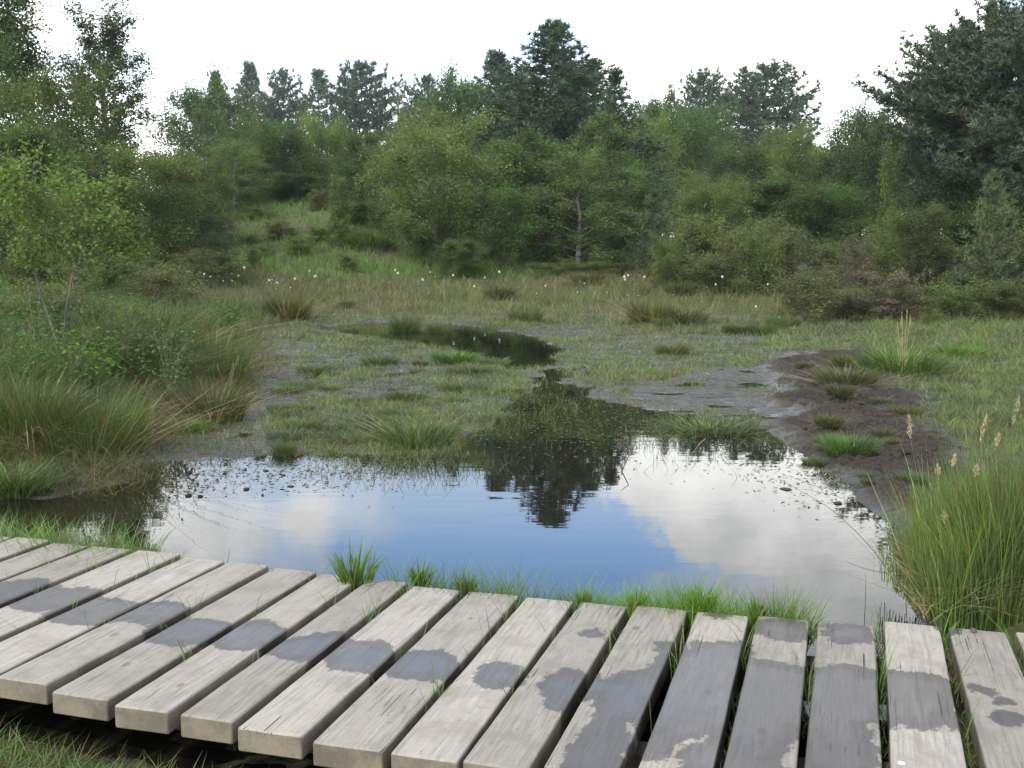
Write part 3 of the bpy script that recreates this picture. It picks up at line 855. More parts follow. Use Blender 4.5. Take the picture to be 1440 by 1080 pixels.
for i in range(46):
    px = rs.uniform(-140, 330); D = rs.uniform(14, 44)
    if px > 240 and D < 30: D = rs.uniform(30, 42)
    k = rs.choice((0, 1, 1))
    hgt = rs.uniform(0.7, 1.4) * (0.8 if D < 20 else 1.2)
    x, y = at(px, D); zb = th(x, y)
    T("heath_bush", HE[k][2], px, D, 0, rs.uniform(60, 110) * 28 / max(D, 22), ("brown heather bush in the thicket left of the grassy mound", "green bog myrtle bush in the thicket left of the grassy mound")[k], "bush",
      ("brown bushes of the left thicket", "green bushes of the left thicket")[k], rz=rs.uniform(0, 6), tall=hgt, parts=("stems", "foliage"))
for i in range(12):
    px = rs.uniform(290, 560); D = rs.uniform(42, 60)
    x, y = at(px, D); zb = th(x, y); hgt = rs.uniform(0.6, 1.3)
    T("mound_bush", 'heath2', px, D, 0, rs.uniform(28, 55), "low green bush on the grassy mound left of the central trees", "bush", "low bushes on the grassy mound", rz=rs.uniform(0, 6), tall=hgt, parts=("stems", "foliage"))
for i in range(14):
    px = rs.uniform(640, 960); D = rs.uniform(44, 50)
    x, y = at(px, D); zb = th(x, y); hgt = rs.uniform(0.5, 1.1)
    T("bank_bush", 'heath2', px, D, 0, rs.uniform(40, 80), "low green bush on the bank in front of the central trees", "bush", "low bushes on the central bank", rz=rs.uniform(0, 6), tall=hgt, parts=("stems", "foliage"))

# ------------------------------------------------------------------ grass


def blades(mb, P, h, wd, col, rng, lean=0.35, bend=0.6, seg=3, wind=(0, 0), dirs=None):
    """curved tapering blades rooted at P; h, wd per blade; col (n,3)"""
    n = len(P)
    a = rng.uniform(0, 2 * np.pi, n) if dirs is None else dirs
    dr = np.stack([np.cos(a), np.sin(a), np.zeros(n)], 1)
    ln = np.abs(rng.normal(lean, lean * 0.5, n))[:, None]
    bd = np.abs(rng.normal(bend, bend * 0.5, n))[:, None]
    fa = rng.uniform(0, 2 * np.pi, n)
    sd_ = np.stack([np.cos(fa), np.sin(fa), np.zeros(n)], 1)
    wn = np.array([wind[0], wind[1], 0])[None]
    rows = []
    for k in range(seg + 1):
        t = k / seg
        c = P + h[:, None] * (np.array([[0, 0, 1.0]]) * (t - 0.28 * bd * t ** 2.2) + (dr * (ln * t + bd * t * t * 0.8)) + wn * t * t)
        hw = wd[:, None] * 0.5 * (1 - t ** 1.6 * 0.92)
        if k < seg:
            rows += [c - sd_ * hw, c + sd_ * hw]
        else:
            rows += [c]
    V = np.stack(rows, 1).reshape(-1, 3)
    m = 2 * seg + 1
    b0 = (np.arange(n) * m)[:, None]
    q = []
    for k in range(seg - 1):
        q.append(b0 + np.array([[2 * k, 2 * k + 1, 2 * k + 3, 2 * k + 2]]))
    C = np.repeat(col, m, 0)
    nb = mb.n
    mb.add(V, b0 + np.array([[2 * seg - 2, 2 * seg - 1, 2 * seg]]), C)
    if q:
        Q = np.concatenate(q) + nb
        mb.L.append(Q.ravel()); mb.S.append(np.full(len(Q), 4))


GREENS = {'green': (0.100, 0.180, 0.042), 'bright': (0.150, 0.270, 0.050), 'straw': (0.30, 0.25, 0.14), 'brown': (0.17, 0.115, 0.055), 'olive': (0.130, 0.155, 0.048), 'mauve': (0.17, 0.135, 0.105), 'sedge': (0.135, 0.185, 0.078)}


def palette(n, w_, rng, var=0.2):
    ks = list(w_); p = np.array([w_[k] for k in ks], float); p /= p.sum()
    c = np.array([GREENS[k] for k in ks])[rng.choice(len(ks), n, p=p)]
    return c * rng.uniform(1 - var, 1 + var, (n, 1))


def scatter(x, y, h, wd, col, rng, seg=2, lean=0.3, bend=0.5, mb=None, sink=0.01):
    z = terrain(x, y) - sink
    mb = mb or MB()
    blades(mb, np.stack([x, y, z], 1), h, wd, col, rng, lean, bend, seg)
    return mb


def clustered(n, x0, x1, y0, y1, rng, per, sp, log=True):
    """points gathered in tufts; even density on screen (log y)"""
    m = max(1, n // per)
    cy = np.exp(rng.uniform(math.log(y0), math.log(y1), m)) if log else rng.uniform(y0, y1, m)
    cx = rng.uniform(x0, x1, m) * cy
    cx = np.repeat(cx, per); cy = np.repeat(cy, per)
    s_ = np.repeat(sp * rng.uniform(0.5, 1.5, m), per) * np.clip(cy / 14, 0.6, 2.5)
    return cx + rng.normal(size=len(cx)) * s_, cy + rng.normal(size=len(cy)) * s_, np.repeat(np.arange(m), per)


# sedge of the marsh between the pond and the far shore
x, y, cid = clustered(360000, -0.62, 0.62, 8.2, 28, rng, 22, 0.07)
z, tf, wt_, md = terrain(x, y, True)
dens = np.clip(0.62 + 1.7 * fbm(x, y, 0.8, 4, 91) + 0.3 * (tf > 0.5), 0.08, 1)
inpool = (sdpoly(POOL, x, y) + 1.2 * fbm(x, y, 0.9, 4, 99) < 0.0)
dp = sdpoly(POND, x, y)
keep = (z > -0.345) & (rng.random(len(x)) < dens) & ~inpool & (rng.random(len(x)) > md * 1.15) & (dp > -0.25)
keep &= (sdpoly(SHALLOW, x, y) > 0) | (rng.random(len(x)) < 0.35 * (fbm(x, y, 0.9, 3, 97) > 0.05))
keep &= (sdpoly(CHANNEL, x, y) > 0) | (rng.random(len(x)) < 0.16)
keep &= (sdpoly(FLAT_L, x, y) > 0) | (rng.random(len(x)) < 0.3)
x, y, cid = x[keep], y[keep], cid[keep]
n = len(x)
cr = rng.uniform(0.6, 1.4, cid.max() + 1)[cid]
hh = rng.uniform(0.035, 0.11, n) * cr * (1 + 0.5 * sstep(y, 18, 28)) * (0.75 + 1.1 * np.clip(fbm(x, y, 0.5, 3, 95) + .2, 0, .6))
hue = rng.random(cid.max() + 1)[cid] + 0.5 * fbm(x, y, 0.4, 3, 93)
cc = np.where((hue < 0.55)[:, None], palette(n, {'sedge': 3, 'green': 3.2, 'straw': 0.4}, rng), palette(n, {'olive': 3, 'straw': 0.9, 'brown': 0.8, 'sedge': 1.6}, rng))
tag(scatter(x, y, hh, 0.006 * np.clip(y / 9, 1, 2.6), cc, rng, 2).build("marsh_sedge", GRASS), kind='stuff')

# longer grass of the far shore, banks and mound
x, y, cid = clustered(210000, -0.66, 0.70, 26, 66, rng, 20, 0.12)
z, tf, wt_, md = terrain(x, y, True)
keep = (z > -0.26) & (rng.random(len(x)) < np.clip(sstep(y, 25, 33) + 0.15, 0, 1))
x, y, cid = x[keep], y[keep], cid[keep]; n = len(x)
cr = rng.uniform(0.5, 1.6, cid.max() + 1)[cid]
hh = rng.uniform(0.14, 0.38, n) * cr * (0.45 + 0.55 * sstep(y, 27, 36))
hue = rng.random(cid.max() + 1)[cid] + 1.2 * fbm(x, y, 0.16, 3, 193)
cc = np.where((hue < 0.5)[:, None], palette(n, {'olive': 3, 'green': 2.2, 'straw': 0.8}, rng), palette(n, {'olive': 2, 'straw': 1.4, 'mauve': 1.6, 'brown': 0.7}, rng))
mound = (x < 0.02 * y) & (y > 42)
cc[mound] = palette(int(mound.sum()), {'green': 3, 'bright': 2.5, 'sedge': 1}, rng) * 1.1
hh[mound] *= 1.6
tag(scatter(x, y, hh, 0.014 * np.clip(y / 30, 1, 2.2), cc, rng, 2, 0.25, 0.4).build("meadow_grass", GRASS), kind='stuff')

# grass on the left bank
x, y, cid = clustered(170000, -0.75, -0.16, 7.0, 30, rng, 22, 0.07)
d = sdpoly(LBANK, x, y)
keep = d < -0.10
x, y, cid, d = x[keep], y[keep], cid[keep], d[keep]; n = len(x)
cr = rng.uniform(0.5, 1.5, cid.max() + 1)[cid]
hh = rng.uniform(0.20, 0.62, n) * cr * (0.5 + 0.5 * sstep(-d, 0.1, 1.2))
hue = rng.random(cid.max() + 1)[cid] + 0.9 * fbm(x, y, 0.4, 3, 293)
cc = np.where((hue < 0.6)[:, None], palette(n, {'green': 3, 'olive': 2, 'straw': 0.2}, rng), palette(n, {'olive': 2.5, 'green': 1, 'straw': 0.4, 'mauve': 0.7, 'brown': 0.7}, rng)) * 0.85
tag(scatter(x, y, hh, 0.006 * np.clip(y / 10, 1, 2.4), cc, rng, 3, 0.3, 0.5).build("bank_grass", GRASS), kind='stuff')

# dead thatch lying along the foot of the left bank
m_ = 9000
ex = np.array(LBANK[3:13]); tq = rng.uniform(0, len(ex) - 1.001, m_)
i0 = tq.astype(int); fr = (tq - i0)[:, None]
pt = ex[i0] * (1 - fr) + ex[i0 + 1] * fr
pt = pt + rng.normal(0, 0.28, (m_, 2)) + np.array([-0.25, 0.1])
mb = scatter(pt[:, 0], pt[:, 1], rng.uniform(0.12, 0.42, m_), np.full(m_, 0.006), palette(m_, {'straw': 2, 'brown': 3, 'mauve': 2, 'olive': 2}, rng) * 0.8, rng, 3, 0.9, 1.0, None, 0.0)
m_ = 2500
P = np.stack([*[np.array([G(a, b) for a, b in zip(rng.uniform(-80, 210, m_), rng.uniform(655, 700, m_))])[:, k] for k in (0, 1)], np.zeros(m_)], 1)
scatter(P[:, 0], P[:, 1], rng.uniform(0.06, 0.28, m_), np.full(m_, 0.005), palette(m_, {'straw': 1, 'brown': 3, 'mauve': 2, 'olive': 2, 'green': 2}, rng) * 0.7, rng, 3, 0.8, 0.9, mb, 0.0)
tag(mb.build("dead_thatch_grass", DRY), kind='stuff')

# turf to the right of the churned mud
x, y, cid = clustered(90000, 0.26, 0.72, 6.0, 27, rng, 22, 0.06)
z, tf, wt_, md = terrain(x, y, True)
keep = (rng.random(len(x)) > md * 1.2) & (sdpoly(POND, x, y) > 0.1) & (sdpoly(SHALLOW, x, y) > 0.1) & (x - 0.36 * y > -0.6) & (rng.random(len(x)) < np.clip(0.6 + 2 * fbm(x, y, 0.9, 3, 391), 0.1, 1))
x, y, cid = x[keep], y[keep], cid[keep]; n = len(x)
cr = rng.uniform(0.5, 1.5, cid.max() + 1)[cid]
hh = rng.uniform(0.06, 0.20, n) * cr * (0.8 + 0.6 * sstep(y, 14, 24))
cc = palette(n, {'green': 3, 'sedge': 2.4, 'olive': 2, 'straw': 0.9, 'bright': 0.6}, rng)
tag(scatter(x, y, hh, 0.006 * np.clip(y / 9, 1, 2.5), cc, rng, 2).build("turf_grass", GRASS), kind='stuff')

# short grass in front of the boardwalk, lower left corner
x = rng.uniform(-3.6, 0.3, 26000)
lim = np.interp(x, [f[0] - 0.28 * 1.5 for f in far], [f[1] - 0.96 * 1.5 for f in far])
y = lim - 0.02 - rng.uniform(0, 1.2, len(x)); n = len(x)
tag(scatter(x, y, rng.uniform(0.04, 0.12, n), np.full(n, 0.005), palette(n, {'green': 3, 'olive': 2, 'straw': 0.6, 'brown': 0.4}, rng), rng, 3, 0.45, 0.7).build("verge_grass", GRASS), kind='stuff')

# fresh grass fringe along the far edge of the boardwalk
fx = np.array([f[0] for f in far]); fy = np.array([f[1] for f in far])
x0, x1 = G(545, 820, 0)[0], G(1135, 868, 0)[0]
x = rng.uniform(x0, x1, 9500); y = np.interp(x, fx, fy) + np.abs(rng.normal(0.05, 0.05, 9500))
k = rng.random(9500) < np.clip(0.52 + 1.8 * fbm(x, x * 0 + 3, 3.5, 3, 401) + 0.35 * sstep(x, 0.2, 0.7), 0.05, 1)
x, y = x[k], y[k]; n = len(x)
mb = MB()
blades(mb, np.stack([x, y, np.full(n, -0.20)], 1), 0.165 + 0.17 * rng.random(n) ** 2.2 * (0.4 + 1.2 * vnoise(x * 11, x * 0, 9)), np.full(n, 0.0055), palette(n, {'bright': 4, 'green': 2.4, 'straw': 0.25}, rng), rng, 0.16, 0.35, 3)
x0, x1 = G(-90, 745, 0)[0], G(195, 775, 0)[0]
x = rng.uniform(x0, x1, 2300); y = np.interp(x, fx, fy) + rng.normal(0.06, 0.09, 2300); n = len(x)
blades(mb, np.stack([x, y, np.full(n, -0.2)], 1), 0.16 + 0.2 * rng.random(n) ** 1.5, np.full(n, 0.006), palette(n, {'bright': 2, 'green': 3, 'sedge': 2, 'straw': 0.5}, rng), rng, 0.25, 0.5, 3)
# fine shoots in the gaps between the planks
for gi in range(3, len(far) - 3):
    a = far[gi]
    dr = pl_lines[gi][2] if gi < len(pl_lines) else pl_lines[-1][2]
    m_ = rng.integers(12, 46)
    s_ = rng.beta(0.6, 1.5, m_) * 1.45
    # gather in a few tufts
    tcs = rng.choice([0.0, 0.05, rng.uniform(0.2, 1.3), rng.uniform(0.1, 0.7)], m_)
    s_ = np.where(rng.random(m_) < 0.75, tcs + np.abs(rng.normal(0, 0.035, m_)), s_)
    pts = np.stack([a[0] - dr[0] * s_, a[1] - dr[1] * s_, np.full(m_, -0.07)], 1)
    pts[:, :2] += rng.normal(0, 0.006, (m_, 2))
    blades(mb, pts, 0.07 + 0.13 * rng.random(m_) ** 2 + 0.04, np.full(m_, 0.0042), palette(m_, {'bright': 2, 'green': 3, 'straw': 0.9}, rng), rng, 0.15, 0.45, 3)
# moss-like growth low in the gaps
for gi in range(3, len(far) - 2):
    a = far[gi]; dr = pl_lines[min(gi, len(pl_lines) - 1)][2]
    m_ = 110
    s_ = rng.uniform(0, 1.4, m_)
    s_ = s_[fbm(s_, s_ * 0 + gi * 5.1, 2.5, 3, 77) > rng.uniform(-0.25, 0.05)]; m_ = len(s_)
    if m_:
        pts = np.stack([a[0] - dr[0] * s_, a[1] - dr[1] * s_, np.full(m_, -0.085)], 1); pts[:, :2] += rng.normal(0, 0.008, (m_, 2))
        blades(mb, pts, rng.uniform(0.03, 0.085, m_), np.full(m_, 0.004), palette(m_, {'green': 3, 'olive': 2, 'straw': 0.7}, rng), rng, 0.2, 0.5, 2)
tag(mb.build("edge_grass", GRASS), kind='stuff')

# ------------------------------------------------------------------ tussocks (one object each)


def tussock(seed, n, h, r, w_, lean=0.35, bend=0.6, wd=0.006, dead=0.12, seg=4):
    rng = np.random.default_rng(seed)
    a = rng.uniform(0, 6.283, n); q = r * np.sqrt(rng.random(n))
    P = np.stack([np.cos(a) * q, np.sin(a) * q, np.full(n, -0.02)], 1)
    mb = MB()
    hh = h * (0.45 + 0.6 * rng.random(n) ** 0.7) * (1 - 0.35 * q / r)
    blades(mb, P, hh, np.full(n, wd), palette(n, w_, rng, 0.4) * 0.74, rng, lean, bend, seg, dirs=a + rng.normal(0, 0.5, n))
    m = int(n * dead)
    a = rng.uniform(0, 6.283, m); q = r * rng.uniform(0.3, 1, m)
    P = np.stack([np.cos(a) * q, np.sin(a) * q, np.full(m, -0.01)], 1)
    blades(mb, P, h * rng.uniform(0.5, 0.95, m), np.full(m, wd), palette(m, {'straw': 2, 'brown': 1}, rng), rng, 0.9, 1.1, seg, dirs=a)
    return mb


TUS = {}
for k_, a in dict(rush=(51, 700, 0.60, 0.26, {'green': 5, 'olive': 1.5, 'straw': 0.25}, 0.14, 0.28, 0.006, 0.06), bigrush=(52, 1300, 0.75, 0.40, {'green': 5, 'olive': 1.4, 'straw': 0.3, 'brown': 0.2}, 0.16, 0.30, 0.006, 0.14),
                  brown=(53, 800, 0.45, 0.22, {'olive': 3, 'brown': 1.3, 'straw': 0.5, 'green': 2}, 0.2, 0.36, 0.008), bright=(54, 700, 0.28, 0.20, {'bright': 4, 'green': 2}, 0.35, 0.5, 0.008, 0.02),
                  straw=(55, 700, 0.60, 0.30, {'straw': 2.4, 'mauve': 3, 'olive': 1}, 0.22, 0.4, 0.012, 0.1), sedge=(56, 500, 0.22, 0.18, {'sedge': 3, 'olive': 1.5, 'green': 1.5}, 0.3, 0.5, 0.006, 0.06),
                  sprig=(57, 120, 0.22, 0.032, {'bright': 4, 'green': 2}, 0.12, 0.25, 0.006, 0.03)).items():
    TUS[k_] = tussock(*a).mesh("tussock", GRASS)
H_T = dict(rush=0.6, bigrush=0.75, brown=0.45, bright=0.28, straw=0.6, sedge=0.22, sprig=0.22)


def put(kind, px, py, hpx, label, group=None, wide=1.0, name="grass_tussock", z0=None, cat="grass tussock"):
    x, y = G(px, py)
    for _ in range(4):   # walk along the sight line until the point lies on the ground
        z = th(x, y); x, y = G(px, py, max(z, WATER_Z) if z0 is None else z0)
    z = max(th(x, y), WATER_Z - 0.02) if z0 is None else z0
    s = hpx / F_PX * y / (H_T[kind] * 0.85)
    o = link(name, TUS[kind])
    o.location = (x, y, z); o.scale = (s * wide, s * wide, s); o.rotation_euler = (0, 0, (px * 7 + py) % 6)
    tag(o, label, cat, group)
    return o


for a in (('bigrush', 125, 640, 125, "big arching rush tussock with dead stems at the left water edge", None, 1.0),
          ('brown', 40, 640, 110, "brown green tussock left of the big arching rush tussock", None, 1.0),
          ('rush', 300, 540, 100, "tall upright rush tussock at the right end of the left bank", None, 0.9),
          ('brown', 300, 592, 70, "low dark tussock on the mud below the tall upright rushes", None, 1.0),
          ('rush', 210, 520, 95, "rush tussock in the middle of the left bank", None, 1.2),
          ('rush', 150, 530, 105, "rush tussock just right of the birch sapling stems", None, 1.2),
          ('bright', 20, 690, 50, "small bright tussock at the left edge by the dark water", None, 1.2),
          ('bright', 258, 608, 30, "small bright green tuft beside the mud right of the left bank", None, 1.3),
          ('brown', 405, 452, 48, "rusty rush tussock on the far left shore under white cotton heads", None, 1.0),
          ('straw', 505, 398, 36, "pale pinkish straw tussock on the far shore", None, 1.6),
          ('bright', 520, 412, 26, "bright green tussock in front of the pale straw tussock", None, 1.5),
          ('straw', 455, 400, 26, "small brown straw tussock left of the pale pinkish one", None, 1.2),
          ('bright', 640, 508, 22, "bright green tuft beside the dark pool", None, 1.5),
          ('sedge', 585, 622, 50, "green sedge tussock standing at the pond's upper edge", None, 1.1),
          ('brown', 915, 456, 46, "tall dark rush tussock on the far shore right of centre", None, 1.0),
          ('brown', 703, 432, 28, "small rush tussock on the far shore in front of the mud strip", None, 1.2),
          ('brown', 488, 440, 14, "tiny dark tuft alone on the far mud strip", None, 1.2),
          ('bright', 1268, 528, 55, "bright tussock with pale dead stalks at the top of the churned mud", None, 1.1),
          ('brown', 1190, 540, 40, "dark green tussock on the upper part of the churned mud", None, 1.5),
          ('bright', 1195, 638, 36, "small green tussock in the middle of the churned mud", None, 1.1),
          ('bright', 1345, 502, 26, "fresh green tuft on the turf right of the churned mud", None, 1.3),
          ('brown', 945, 500, 24, "small rusty tussock left of the wet streaked mud", None, 1.5),
          ('sedge', 1000, 605, 26, "sedge patch standing in the shallow water right of the tree reflection", None, 2.4),
          ('rush', 400, 640, 26, "tiny rush tuft at the right end of the left mud flat", None, 1.2),
          ):
    put(*a)
rs = random.Random(17)
for i in range(16):
    put(rs.choice(('sedge', 'brown', 'sedge')), rs.uniform(1120, 1310), rs.uniform(505, 690), rs.uniform(8, 22), 'little dull tuft of grass rooted in the churned mud', 'little tufts on the churned mud', rs.uniform(1.0, 1.8))
for i in range(34):
    put(rs.choice(('brown', 'rush', 'rush')), rs.uniform(560, 1440), rs.uniform(398, 470), rs.uniform(14, 34), "rush tussock in the grass of the far shore", "rush tussocks of the far shore", rs.uniform(0.9, 1.6))
for i in range(18):
    px = rs.uniform(-20, 290)
    put(rs.choice(('rush', 'rush', 'bigrush', 'brown')), px, rs.uniform(455, 560) if px > 60 else rs.uniform(480, 620), rs.uniform(45, 85), "rush tussock in the thick growth of the left bank", "rush tussocks of the left bank", rs.uniform(0.8, 1.3))
for i in range(30):
    px, py = rs.uniform(390, 720), rs.uniform(505, 630)
    put('sedge', px, py, rs.uniform(9, 20), "sedge tuft in the marsh left of the tree reflection", "sedge tufts of the marsh", rs.uniform(1.0, 1.9))
for px, py, h_, lb in ((500, 826, 84, "tallest bright grass tuft at the boardwalk's far edge"), (592, 824, 48, "second bright grass tuft right of the tallest one at the boardwalk edge"),
                       (655, 836, 46, "bright grass tuft at the boardwalk edge where the solid fringe begins"), (985, 862, 60, "bright grass tuft in a plank gap below the big cloud reflection"),
                       (1065, 870, 40, "bright grass tuft at the far end of the gap beside the wettest planks"), (820, 850, 34, "pale grass tuft at the boardwalk edge under the tree reflection"),
                       (895, 858, 42, "bright grass tuft at the boardwalk edge right of the tree reflection")):
    o = put('sprig', px, py, h_, lb, None, 1.25, "grass_tuft", z0=-0.03, cat="grass tuft")

# ------------------------------------------------------------------ tall rush clump at the right end of the boardwalk


def stalk(mb, P, r, col, sides=4):
    tube(mb, P, np.linspace(r, r * 0.4, len(P)), sides, col)


clump = empty("tall_grass_clump", (*G(1418, 868, -0.12), -0.12))
tag(clump, "dense tall green grass clump with seed heads at the boardwalk's right end", "grass clump")
rg = np.random.default_rng(71)
n = 14000
cx = -0.31 + 1.15 * rg.random(n) ** 0.85; cy = rg.normal(0.18, 0.24, n)
ok = (cx > -0.60) & (cy > -0.03)
cx, cy = cx[ok], cy[ok]; n = len(cx)
hh = (0.35 + 0.60 * rg.random(n) ** 0.8) * np.clip(0.5 + 2.2 * (cx + 0.31), 0.3, 1.0) * (1 - 0.2 * np.abs(cy)) * (0.85 + 0.5 * (vnoise(cx * 9, cy * 9, 5) - 0.3))
mb = MB()
blades(mb, np.stack([cx, cy, np.full(n, -0.06)], 1), hh, rg.uniform(0.003, 0.0065, n), palette(n, {'green': 4.5, 'bright': 2.6, 'olive': 2.2, 'straw': 0.8, 'brown': 0.35}, rg, 0.35), rg, 0.075, 0.22, 5)
mb.build("blades", GRASS, clump)
mb = MB()
m_ = 620
blades(mb, np.stack([rg.uniform(-0.35, 0.6, m_), rg.uniform(0, 0.25, m_), np.full(m_, -0.03)], 1), rg.uniform(0.2, 0.5, m_), rg.uniform(0.003, 0.006, m_), palette(m_, {'straw': 3, 'brown': 1}, rg), rg, 0.7, 1.0, 5)
mb.build("dead_blades", DRY, clump)
bx, by = clump.location.x, clump.location.y
for px, py, L in ((1288, 585, 0.10), (1388, 585, 0.11), (1330, 655, 0.045), (1350, 640, 0.05), (1342, 720, 0.05), (1362, 775, 0.05), (1383, 655, 0.05), (1305, 842, 0.05), (1432, 560, 0.12), (1410, 610, 0.06)):
    D = by + 0.12
    tx = (px - 720) / F_PX * D - bx; tz = zat(py, D) - clump.location.z
    mb = MB()
    b0 = np.array([tx * 0.75 + 0.02, 0.12, -0.05]); t1 = np.array([tx, 0.12, tz - L])
    u = np.linspace(0, 1, 8)[:, None]
    C = b0 * (1 - u) + t1 * u + np.array([0.02, 0, 0]) * np.sin(u * 3.14)
    stalk(mb, C, 0.0017, (0.22, 0.20, 0.09))
    hp = MB()
    # a spike of overlapping pale spikelets
    ns = 70
    t = rg.random(ns)
    pts = t1 + np.array([-0.012 * (1 if px < 1350 else -1.6), 0, L])[None] * t[:, None] * np.array([L * 10, 1, 1])
    rr = 0.0065 * np.sin(np.pi * np.clip(t * 0.9 + 0.08, 0, 1))[:, None]
    pts = pts + rg.normal(size=(ns, 3)) * rr
    needles(hp, pts, np.tile([0, 0, 1.0], (ns, 1)), 0.012, (0.42, 0.36, 0.22), rg, 3, 0.16, 0.35)
    st = mb.build("flower_stalk", DRY, clump)
    hp.build("seed_head", DRY, st)

# long dead stems arching over the pond from the clump
for lb, pts in (("long dark stem arching left over the cloud reflection", ((1300, 850), (1240, 770), (1180, 715), (1100, 672))),
                ("second thin stem arching over the water just above the long dark one", ((1290, 800), (1255, 740), (1200, 700), (1140, 688))),
                ("straight pale straw leaning over the mud at the pond's right end", ((1290, 800), (1265, 740), (1240, 690), (1228, 665))),
                ("bent twig standing in the water in front of the tall grass clump", ((1233, 860), (1233, 830), (1232, 806))),
                ("grey dry stem leaning across the churned mud above the seed head", ((1268, 600), (1258, 560), (1244, 525), (1232, 508))),
                ("nearly level dark stem reaching left from the tall grass clump", ((1290, 815), (1262, 806), (1230, 800), (1203, 790)))):
    D0 = 5.0 if 'churned' not in lb else 9.0
    P = [((px - 720) / F_PX * (D0 + 0.1 * i), D0 + 0.1 * i, zat(py, D0 + 0.1 * i)) for i, (px, py) in enumerate(pts)]
    P[0] = (P[0][0], P[0][1], max(WATER_Z - 0.05, -0.35)) if 'twig' in lb else P[0]
    mb = MB(); Pn = np.array(P); tt = np.linspace(0, 1, 14)
    cs = np.stack([np.interp(tt, np.linspace(0, 1, len(Pn)), Pn[:, k]) for k in range(3)], 1)
    cs[1:-1] = (cs[:-2] + 2 * cs[1:-1] + cs[2:]) / 4; cs[1:-1] = (cs[:-2] + 2 * cs[1:-1] + cs[2:]) / 4
    tube(mb, cs, np.linspace(0.0022, 0.0008, 14), 5, (0.40, 0.33, 0.22) if 'pale' in lb else (0.09, 0.10, 0.05))
    tag(mb.build("dry_stem", DRY), lb, "stem")

# ------------------------------------------------------------------ cotton grass: stem and white tuft
cg_root = empty("cotton_grass")
mb = MB(); tube(mb, [(0, 0, -0.02), (0.01, 0, 0.18), (0.03, 0, 0.36)], [0.003, 0.0025, 0.002], 4, (0.12, 0.15, 0.06)); mb.build("stem", GRASS, cg_root)
COTTON = bpy.data.materials.new("cotton_tuft"); COTTON.use_nodes = True
COTTON.node_tree.nodes["Principled BSDF"].inputs["Base Color"].default_value = (0.82, 0.82, 0.78, 1)
COTTON.node_tree.nodes["Principled BSDF"].inputs["Roughness"].default_value = 0.9
mb = MB(); needles(mb, np.array([(0.03, 0, 0.365)] * 14) + rng.normal(size=(14, 3)) * 0.006, np.tile([0.1, 0, 0.2], (14, 1)), 0.016, (1, 1, 1), rng, 10, 0.25, 1.0); mb.build("seed_head", COTTON, cg_root)
spots = [(296, 388), (303, 384), (310, 388), (317, 390), (323, 387), (328, 394), (312, 394), (376, 398), (380, 393), (369, 403), (390, 405), (412, 392), (435, 380), (442, 376), (556, 379), (562, 383), (598, 381), (606, 382), (636, 386), (685, 405),
         (722, 405), (768, 401), (771, 404), (822, 398), (811, 410), (848, 413), (853, 411), (860, 408), (892, 416), (898, 415), (985, 404), (992, 403), (1061, 430), (1096, 454), (1348, 440), (1100, 398), (242, 538), (945, 414), (1282, 423), (240, 402)]
_r = random.Random(3)
spots += [(_r.uniform(540, 1080), _r.uniform(380, 420)) for _ in range(24)] + [(_r.gauss(318, 16), _r.gauss(392, 7)) for _ in range(10)] + [(_r.gauss(388, 14), _r.gauss(398, 6)) for _ in range(7)]
for i, (px, py) in enumerate(spots):
    D = 12.5 if py > 500 else (24 + (i * 7) % 6 if py > 425 else 33 + (i * 5) % 8)
    x, y = at(px, D); hz = zat(py, D) - th(x, y)
    s = float(np.clip(hz / 0.38, 0.5, 2.2))
    if i == 0:
        r_ = cg_root
    else:
        r_ = cg_root.copy(); COL.objects.link(r_)
        for ch in list(cg_root.children):
            c_ = ch.copy(); COL.objects.link(c_); c_.parent = r_
    r_.location = (x, y, th(x, y)); r_.scale = (max(s, 1), max(s, 1), s); r_.rotation_euler = (0, 0, i)
    if px < 420 and py < 500:
        tag(r_, "white cotton grass head on the far left shore beside the rusty tussock", "cotton grass", "cotton grass of the far left shore")
    elif py == 538:
        tag(r_, "single white cotton head on the left bank above the mud", "cotton grass", "")
        if "group" in r_: del r_["group"]
    else:
        tag(r_, "white cotton grass head scattered in the far shore grass right of the mound", "cotton grass", "cotton grass of the far shore")

# pale dead stalks by the bright tussock on the mud and on the left bank
for lb, px, py, tops in (("cluster of pale dead stalks in the bright tussock above the mud", 1270, 520, ((1268, 440), (1275, 436), (1280, 445), (1262, 455))),
                         ("pair of pale dead grass stalks on the left bank's right end", 318, 545, ((333, 503), (304, 515), (326, 512)))):
    x, y = G(px, py, -0.2); rt = empty("dead_stalk_cluster", (x, y, th(x, y)))
    tag(rt, lb, "dead stalks")
    for tx, ty in tops:
        mb = MB()
        X1 = (tx - 720) / F_PX * y - x; Z1 = zat(ty, y) - th(x, y)
        tube(mb, [(X1 * 0.2, 0, -0.02), (X1 * 0.5, 0, Z1 * 0.5), (X1, 0, Z1)], [0.006, 0.005, 0.003], 4, (0.42, 0.33, 0.20))
        needles(mb, np.array([(X1, 0, Z1 * q) for q in np.linspace(0.8, 1, 14)]), np.tile([0, 0, 1.0], (14, 1)), 0.03, (0.42, 0.33, 0.20), rng, 4, 0.12, 0.3)
        mb.build("stalk", DRY, rt)

# ------------------------------------------------------------------ forked birch sapling on the left
sap = empty("birch_sapling", (*at(85, 12.0), th(*at(85, 12.0)) - 0.03))
tag(sap, "young birch sapling with two forked stems and bright leaves on the left bank", "sapling")
SX, SY = sap.location.x, sap.location.y


def spt(px, py, dy=0.0):
    return np.array([(px - 720) / F_PX * (SY + dy) - SX, dy, zat(py, SY + dy) - sap.location.z])


